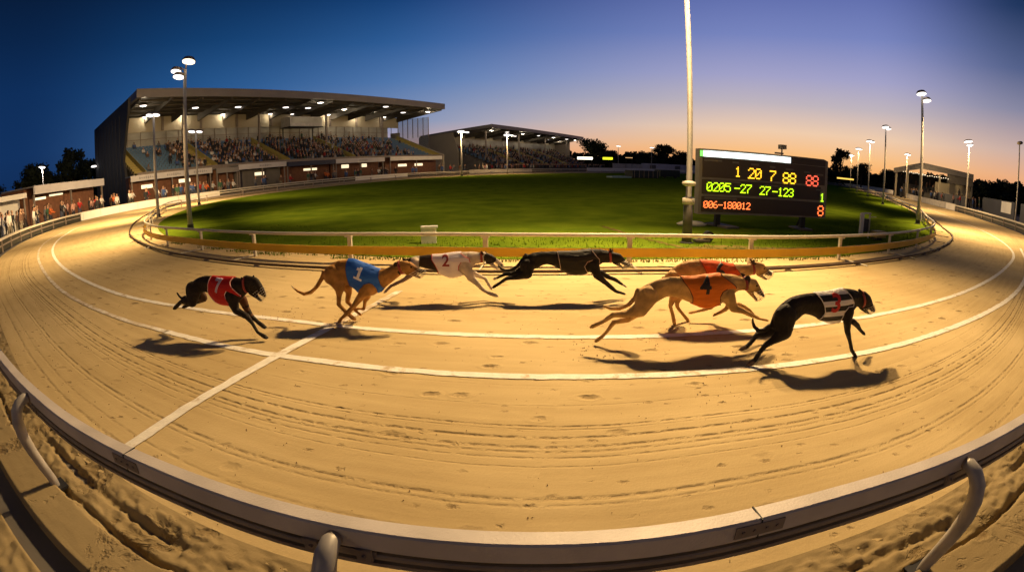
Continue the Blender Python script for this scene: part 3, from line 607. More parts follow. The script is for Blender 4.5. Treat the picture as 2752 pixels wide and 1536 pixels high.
m = MB(); m.box((29.5, 6.97, 9.75), (5.6, .06, .8)); m.build('window', MT['glass'], pb); m = MB(); m.box((29.5, 8.3, 8.8), (6.4, 2.8, .12)); m.build('underside', MT['dark'], pb)
for s0 in (26.6, 32.4): m = MB(); m.box((s0, 9.4, 8.0), (.14, .14, 1.8)); m.build('bracket', MT['dark'], pb)
m = MB(); P1 = [(-1.0, 2.6, 0), (-1.0, 2.2, 2.6), (-1.0, 3.2, 5.2), (-1.0, .6, 10.2), (-1.0, .2, 12.0), (-1.0, 20.6, 11.15), (-1.0, 20.6, 0)]; m.prism(P1, [(-.7, p[1], p[2]) for p in P1]); sw = m.build('side_wall', mat('dark_cladding', (.028, .028, .03), .7, 0, .3, .5), GS)
for i in range(9): m = MB(); m.box((-1.03, 4.5 + i * 1.9, 5.6), (.05, .07, 10.2)); m.build('cladding_rib', MT['dark'], sw)
m = MB(); m.prism([(-.68, 0, 12), (-.68, .2, 10.2), (-.68, 2.8, 5.2), (-.68, .5, 2.9), (-.68, 11, 6.8), (-.68, 11, 11.2)], [(-.5, 0, 12), (-.5, .2, 10.2), (-.5, 2.8, 5.2), (-.5, .5, 2.9), (-.5, 11, 6.8), (-.5, 11, 11.2)]) if False else None
m = MB(); m.lathe([(.3, .1), (.45, 0), (.4, -.12), (.1, -.16)], c=(-1.5, 19.4, 5.9), n=10); m.build('wall_lamp', MT['lamp'], GS)
m = MB(); m.prism([(GL + .1, 4, 5.0), (GL + .1, 12, 7.6), (GL + .1, 12, 10.9), (GL + .1, 4, 10.9)], [(GL + .16, 4, 5.0), (GL + .16, 12, 7.6), (GL + .16, 12, 10.9), (GL + .16, 4, 10.9)]); TINT = mat('tinted_glass', (.16, .19, .25), .08); TINT.node_tree.nodes['Principled BSDF'].inputs['Alpha'].default_value = .3; wsn = m.build('wind_screen', TINT, GS)
for i in range(7): m = MB(); m.box((GL + .13, 4 + i * 1.33, 9), (.14, .08, 3.8)); m.build('post', MT['alu_dark'], wsn)
m = MB(); P1 = [(GL, .4, 0), (GL, .4, 3.6), (GL, 11.6, 7.6), (GL, 11.6, 8.4), (GL, 14, 8.4), (GL, 14, 0)]; m.prism(P1, [(GL + .3, p[1], p[2]) for p in P1]); m.build('end_wall', MT['beige'], GS)
for s in (9.5, 22, 35, 48): m = MB(); m.box((s, 9.0, 8.9), (.28, .28, 5.6)); m.build('column', MT['alu_dark'], GS)
m = MB(); m.box((GL / 2, .45, 3.35), (GL, .08, .5)); m.build('parapet', MT['alu_dark'], GS)
GS2, GL2 = frame_empty('grandstand', (-4.1, 104.9), (22.2, 155.4), label='smaller covered grandstand beyond the main one, in the middle distance', cat='grandstand')
lamps2 = [(s, w) for w in (1.6, 5.6) for s in ((3, 10, 18, 27, 37, 47, 54) if w < 3 else (6, 14, 22, 32, 42, 51))]
stand(GS2, GL2, 10.0, .7, 18.6, 8.3, 11, -1.5, .9, 5.2, 9.4, lamps2, 20, (12, 26, 40), False)
m = MB(); m.box((GL2 / 2, 9.6, 4.4), (GL2, .25, 8.8)); m.build('back_wall', MT['beige'], GS2)
m = MB(); m.box((GL2 / 2, 9.45, 6.6), (GL2 - 6, .06, 1.4)); m.build('glazing_band', MT['glass'], GS2)
m = MB(); P1 = [(-.3, 8, 0), (-.3, 8, 4.6), (-.3, 9.4, 8.7), (-.3, 18.6, 8.0), (-.3, 18.6, 0)]; m.prism(P1, [(-.05, p[1], p[2]) for p in P1]); m.build('side_wall', MT['beige'], GS2)
m = MB(); P1 = [(GL2, 4.5, 0), (GL2, 4.5, 8.9), (GL2, 18, 8.0), (GL2, 18, 0)]; m.prism(P1, [(GL2 + .25, p[1], p[2]) for p in P1]); m.build('side_wall', MT['alu_dark'], GS2)
for s in (4, 20, 36, 52): m = MB(); m.box((s, 3.6, 5.3), (.3, .3, 7.4)); m.build('column', MT['alu_dark'], GS2)
m = MB(); m.box((26, 11, 9.6), (1.4, 1.4, 1.1)); m.tube([(26, 11, 10), (26, 11, 11.2)], .08, 6); m.build('roof_vent', MT['alu_dark'], GS2)

# small stand on the right
GS3, GL3 = frame_empty('small_stand', (60.8, 64.3), (70.5, 55.0), label='small gabled stand with strings of tiny lamps, on the far right behind the track', cat='grandstand')
prof = [(-.3, 4.5), (4.6, 5.9), (13.7, 5.15)]
m = MB(); m.prism([(s, -.3, z) for s, z in prof] + [(s, -.3, z - .75 - .25 * (i == 1)) for i, (s, z) in enumerate(prof)][::-1], [(s, 9, z) for s, z in prof] + [(s, 9, z - .2) for s, z in prof][::-1]); m.build('roof', MT['roof'], GS3)
m = MB(); m.box((11.4, .1, 4.0), (4.6, .3, 1.5)); m.build('wall', MT['concrete'], GS3); m = MB(); m.box((10.4, 2.2, 1.6), (6.4, .3, 3.2)); m.build('wall', MT['beige'], GS3)
m = MB(); m.box((13.6, 4.5, 2.5), (.2, 9, 5.0)); m.build('wall', MT['concrete'], GS3); m = MB(); m.box((6.5, 8.8, 2.2), (13.5, .2, 4.4)); m.build('back_wall', MT['dark'], GS3)
for s in (.2, 2.2, 7.8): m = MB(); m.box((s, .2, 2.2), (.35, .35, 4.4)); m.build('column', MT['beige'], GS3)
for (s0, s1, z, y) in ((1.4, 5.2, 4.15, 1.2), (4.8, 9.2, 3.95, -.55)):
    m = MB()
    for i in range(12): m.lathe([(.03, .05), (.07, 0), (.03, -.05)], c=(s0 + (s1 - s0) * i / 11, y, z + .06 * math.sin(i * 2.1) - .04 * i / 11), n=6)
    m.build('lamp_string', MT['lampwarm'], GS3)
m = MB()
for r in range(5): m.box((5, 2.0 + r * .9, .5 + r * .35), (7, .85, .8))
m.build('terrace', MT['concrete'], GS3)

# kiosks and low buildings
def kiosk(A, B, depth, z0, z1, fm, wm, label, wins=(), sign=False, door=(), off=0, lamps=(), group='low kiosk buildings along the concourse', name='kiosk'):
    e, L = frame_empty(name, A, B, label=label, cat='kiosk', group=group)
    m = MB(); m.box((L / 2, depth / 2, z1 - .06), (L, depth + .1, .10)); m.build('roof', MT['roof'], e)
    m = MB(); m.box((L / 2, -.10, (z0 + z1) / 2), (L + .04, .14, z1 - z0)); f = m.build('fascia', MT[fm], e)
    m = MB(); m.box((L / 2, .75 + depth / 2, z1 / 2 - .06), (L - .2, depth - 1.0, z1 - .14)); m.build('wall', MT[wm], e)
    for s0, s1, a, b in wins:
        m = MB(); m.box(((s0 + s1) / 2, 1.22, (a + b) / 2), (s1 - s0 + .1, .06, b - a + .1)); q = m.build('window', MT['alu_dark'], e)
        m = MB(); m.box(((s0 + s1) / 2, 1.18, (a + b) / 2), (s1 - s0, .05, b - a)); m.build('pane', MT['window'], q)
    n_ = max(2, int(L / 4.5))
    for i in range(n_ + 1): m = MB(); m.box((.15 + (L - .3) * i / n_, .12, z0 / 2), (.14, .14, z0)); m.build('post', MT['alu_dark'], e)
    if sign:
        MTs = MT.setdefault('faint', mat('faint_lettering', (.36, .35, .38), .6))
        for i in range(sign):
            m = MB(); x = L * (i + .55) / sign; 
            for j in range(7): m.box((x + j * .26 - .8, -.18, (z0 + z1) / 2 + .02 * math.sin(j * 3)), (.17, .02, (z1 - z0) * (.35 + .15 * math.sin(j * 5))))
            m.build('lettering', MTs, f)
    return e
def gp(s, w):  # grandstand local to world
    a = GS.rotation_euler.z; return (GS.location.x + s * math.cos(a) - w * math.sin(a), GS.location.y + s * math.sin(a) + w * math.cos(a))
kiosk(gp(-1.6, -2.0), gp(8.7, -2.0), 2.4, 2.62, 3.25, 'fascia', 'brick', 'long pale fascia with faint lettering over red brick, below the main grandstand left end', [(1.6, 3.0, 1.75, 2.15), (6.4, 7.9, 1.9, 2.3)], 3)
kiosk(gp(9.3, -2.0), gp(12.4, -2.0), 2.4, 2.5, 3.1, 'roof', 'brick', 'short grey fascia over brick, second kiosk below the main grandstand', [])
kiosk(gp(12.4, -2.0), gp(19.5, -2.0), 2.4, 2.68, 3.3, 'fascia', 'concrete', 'pale kiosk fascia in front of the left middle of the main grandstand', [(3, 4.4, 1.8, 2.2)], 1)
kiosk(gp(19.7, -2.0), gp(27.8, -2.0), 2.4, 2.6, 3.2, 'navy', 'brick', 'kiosk with dark navy fascia below the middle of the main grandstand', [(3.5, 5.8, 1.9, 2.2)])
kiosk(gp(28, -2.0), gp(37.6, -2.0), 2.4, 2.6, 3.25, 'fascia', 'brick', 'pale kiosk fascia right of the navy one', [(2, 3.4, 1.9, 2.4), (6, 7, 1.9, 2.4)], 1)
kiosk(gp(38.9, -2.0), gp(51.6, -2.0), 2.4, 2.68, 3.3, 'white', 'brick', 'long white kiosk fascia below the far end of the main grandstand', [(3, 5, 1.7, 2.1), (7, 9, 1.7, 2.1)])
kiosk((-37.5, 27.2), (-40.4, 38.8), 4, 2.65, 3.35, 'fascia', 'brick', 'grey fascia and brick kiosk at the far left with two strip lights', [(1.5, 3.2, 2.2, 2.4), (3.8, 6.0, 2.35, 2.5)], name='kiosk')
kiosk((-38.6, 20.6), (-37.6, 26.4), 4, 2.5, 2.9, 'white', 'white', 'small white building with a lit opening at the far left', [(1.6, 3.4, 1.2, 2.1)])
kiosk((-40, 14), (-39, 20.2), 3, 2.2, 2.7, 'roof', 'concrete', 'grey flat roofed building at the extreme left edge')
kiosk((104, 128), (112, 118), 4, 2.2, 3.2, 'white', 'white_dirty', 'low white cabin just right of the scoreboard in the far distance')

def hoarding(P, h, mt_, label, panels=(), name='hoarding', group=None):
    e = empty(name, (*P[0], 0), label=label, cat='hoarding', group=group); m = MB(); m.sweep(P, [(-.04, h), (.04, h), (.04, .05), (-.04, .05)]); back(m.build('board', mt_, e), e)
    L = Vector(P[-1]) - Vector(P[0]); T = L.length; t = L.normalized(); nn = Vector((t.y, -t.x))
    for s0, s1, z0, z1, mm in panels:
        c = Vector(P[0]) + t * (s0 + s1) / 2
        sgn = -1 if nn.dot(c) > 0 else 1
        c = c + nn * .07 * sgn; m = MB(); m.box((c.x, c.y, (z0 + z1) / 2), (s1 - s0, .05, z1 - z0), math.atan2(t.y, t.x)); back(m.build('panel', MT[mm], e), e)
    return e
MT['redpanel'] = mat('red_panel', (.45, .06, .04), .6)
MT['hoard'] = mat('dark_hoarding', (.045, .047, .06), .7, 0, .4, .4)
hoarding([(41, 17.5), (45.5, 25), (50, 31.5)], 1.9, MT['hoard'], 'dark advertising hoarding behind the fence at the right edge', [(4.6, 6.5, .35, 1.75, 'white_dirty'), (4.9, 6.0, 1.3, 1.6, 'redpanel'), (9.6, 12.4, .5, 1.3, 'concrete')])
hoarding([(51, 33), (58, 43)], 1.9, MT['hoard'], 'dark hoarding with a large white panel right of the small stand', [(1, 4.4, .6, 1.8, 'white')])
hoarding([(58, 46), (66, 60), (82, 84), (96, 102)], 1.6, MT['hoard'], 'long blue grey hoarding behind the right straight', [(24, 30, .3, 1.5, 'fascia'), (40, 44, .3, 1.5, 'navy'), (10, 16, .3, 1.5, 'concrete')])
hoarding([(26, 128), (36, 136)], 2.0, MT['white_dirty'], 'pale hoarding right of the far grandstand, left one of two')
hoarding([(36, 137), (52, 147), (76, 152)], 2.3, MT['fascia'], 'long pale hoarding behind the far bend, right one of two', [(3, 5, .6, 1.9, 'concrete'), (12, 14, .6, 1.9, 'concrete')])
def litsign(x, y, z, w_, h_, c, s, label):
    e = empty('lit_sign', (x, y, 0), math.atan2(-x, y), label=label, cat='sign')
    m = MB(); m.box((0, 0, z), (w_, .25, h_)); m.build('cabinet', MT['dark'], e); m = MB(); m.box((0, -.14, z), (w_ * .96, .04, h_ * .85)); m.build('face', em('sign_face', c, s), e)
    for q in (-.4, .4): m = MB(); m.tube([(w_ * q, 0, 0), (w_ * q, 0, z - h_ / 2)], .05, 6); m.build('post', MT['dark'], e)
litsign(19.5, 133, 3.2, 4.2, .75, (1, .92, .7), 4, 'bright white lit sign just right of the far grandstand')
litsign(26.2, 136, 3.3, 2.8, .75, (.8, .85, .02), 2, 'small yellow lit sign right of the white one')
litsign(31.0, 131, 3.6, 2.0, .2, (.9, .5, .2), 1, 'thin orange strip sign before the dark trees')
litsign(60.5, 78, 1.9, 3.4, .3, (1, .6, .1), 1.6, 'low yellow lit strip above the hoarding on the right straight')

# infield odds and ends
e = empty('distance_marker', (-1.9, 11.3, 0), .1, label='white block marker standing on the grass behind the inner rail', cat='marker')
m = MB(); m.box((0, 0, .19), (.34, .14, .36)); m.build('block', MT['white'], e); m = MB(); m.box((.02, 0, .385), (.38, .18, .04)); m.build('cap', MT['white'], e)
e = empty('sign_frame', (10.9, 13.0, 0), .35, label='small white upright panel with a dark framed board, behind the right end of the rail', cat='sign')
m = MB(); m.box((0, 0, .48), (.22, .05, .66)); m.build('panel', MT['white'], e); m = MB(); m.box((.36, .05, .42), (.46, .04, .40)); m.build('board', MT['hoard'], e)
m = MB(); m.box((.30, .02, .80), (.62, .05, .04)); m.box((.56, .02, .4), (.04, .05, .8)); m.box((.85, .06, .68), (.5, .02, .02)); m.build('frame', MT['rail_white'], e)
e = empty('supply_crate', (11.6, 12.9, 0), .2, label='yellowish box lying beside the white upright panel behind the rail', cat='box')
m = MB(); m.box((0, 0, .19), (.55, .3, .2)); m.build('box', mat('ochre_box', (.5, .34, .1), .7, 0, .2, 4), e); m = MB(); m.box((-.05, .02, .04), (.3, .26, .09)); m.build('pallet', MT['dark'], e)
e = empty('ground_sheet', (5.5, 14.6, 0), 0, label='white flattened sack on the grass behind the central mast', cat='sack')
m = MB(); m.lathe([(.05, .0), (.42, .02), (.48, .08), (.3, .15), (.04, .17)], n=18); o = m.build('sack', MT['poly'], e, True); o.scale = (1.05, .5, 1)
e = empty('hose_reel', (4.75, 11.4, 0), .2, label='dark low hose reel beside the foot of the central mast', cat='reel')
m = MB(); m.tube([(0, -.06, .16), (0, .06, .16)], .13, 12); m.build('drum', MT['dark'], e); m = MB(); m.box((-.2, 0, .06), (.4, .2, .05)); m.tube([(-.38, 0, .05), (-.1, 0, .2)], .02, 6); m.build('stand', MT['alu_dark'], e)
e = empty('starting_traps', (18, 68, 0), .5, label='dark low starting traps parked on the far infield with a pale blue sheet', cat='traps')
m = MB(); m.box((0, 0, .55), (5, 1.6, 1.0)); m.build('cage', MT['tent'], e)
m = MB(); m.box((-4.4, -.2, .12), (3.4, 1.2, .2)); m.build('sheet', mat('pale_blue_sheet', (.20, .32, .36), .5), e)
for i in range(6): m = MB(); m.box((-2.2 + i * .88, -.82, .55), (.08, .06, 1.0)); m.build('trap_bar', MT['alu_dark'], e)
e = empty('cable_drum', (23.4, 73.5, 0), .3, label='dark covered trailer right of the starting traps on the far infield', cat='trailer')
m = MB(); m.box((0, 0, .7), (3.6, 1.6, 1.0)); m.build('body', MT['tent'], e)
for x in (-1, 1): m = MB(); m.tube([(x, -.85, .25), (x, -.7, .25)], .25, 10); m.build('wheel', MT['black'], e)
e['category'] = 'trailer'; e.name = 'covered_trailer'
SPATH = strip('worn_path', [(3.6, 9.8), (4.5, 10.6), (6.2, 10.6), (8.2, 10.7)], .5, .018, .25); PATH = mat('worn_turf', (.20, .15, .055), 1, 0, .6, 3, .4, 20, col2=(.07, .08, .01), spec=0); SPATH.data.materials[0] = PATH
SPATH = strip('worn_path', [(3.9, 10.3), (3.2, 12.0), (2.6, 14.2)], .16, .020, .1); SPATH.data.materials[0] = PATH
# ------------------------------------------------------------------ continuous bodies from overlapping ellipsoids
_ic = bmesh.new(); bmesh.ops.create_icosphere(_ic, subdivisions=2, radius=1); _ic.verts.ensure_lookup_table()
ICV = np.array([v.co[:] for v in _ic.verts]); ICF = [tuple(v.index for v in f.verts) for f in _ic.faces]; _ic.free()
class Blob:
    def __init__(s): s.c = []; s.col = []
    def ell(s, c, r, col=None, ax=None):
        v = ICV * np.array(r)
        if ax is not None: v = v @ np.array(ax).T
        s.c.append((v + np.array(c), np.array(c, float))); s.col.append(col)
    def chain(s, P, lat=lambda r: r, col=None):   # P: (x, y, z, r)
        for a, b in zip(P[:-1], P[1:]):
            a = np.array(a, float); b = np.array(b, float); d = np.linalg.norm(b[:3] - a[:3]); n = max(2, int(d / (.38 * min(a[3], b[3]))) + 1)
            for i in range(n + 1):
                q = a + (b - a) * i / n; s.ell(q[:3], (q[3], lat(q[3]), q[3]), col)
    def mesh(s, voxel, smooth=4, name='body'):
        V = []; F = []; b = 0
        for v, _ in s.c: V.append(v); F += [(f[0] + b, f[1] + b, f[2] + b) for f in ICF]; b += len(v)
        me = bpy.data.meshes.new('tmp'); me.from_pydata(np.concatenate(V).tolist(), [], F); me.update()
        o = bpy.data.objects.new('tmp', me); COL.objects.link(o)
        rm = o.modifiers.new('r', 'REMESH'); rm.mode = 'VOXEL'; rm.voxel_size = voxel; rm.use_smooth_shade = True
        sm = o.modifiers.new('s', 'SMOOTH'); sm.factor = .5; sm.iterations = smooth
        dg = bpy.context.evaluated_depsgraph_get(); dg.update(); out = bpy.data.meshes.new_from_object(o.evaluated_get(dg)); out.name = name
        bpy.data.objects.remove(o); bpy.data.meshes.remove(me)
        out.polygons.foreach_set('use_smooth', [True] * len(out.polygons)); return out
def paint(me, f, name='Col'):
    n = len(me.vertices); co = np.empty(n * 3, dtype=np.float32); me.vertices.foreach_get('co', co); co = co.reshape(n, 3)
    a = me.color_attributes.new(name, 'FLOAT_COLOR', 'POINT'); c = f(co); a.data.foreach_set('color', np.concatenate([c, np.ones((n, 1))], 1).astype(np.float32).ravel())

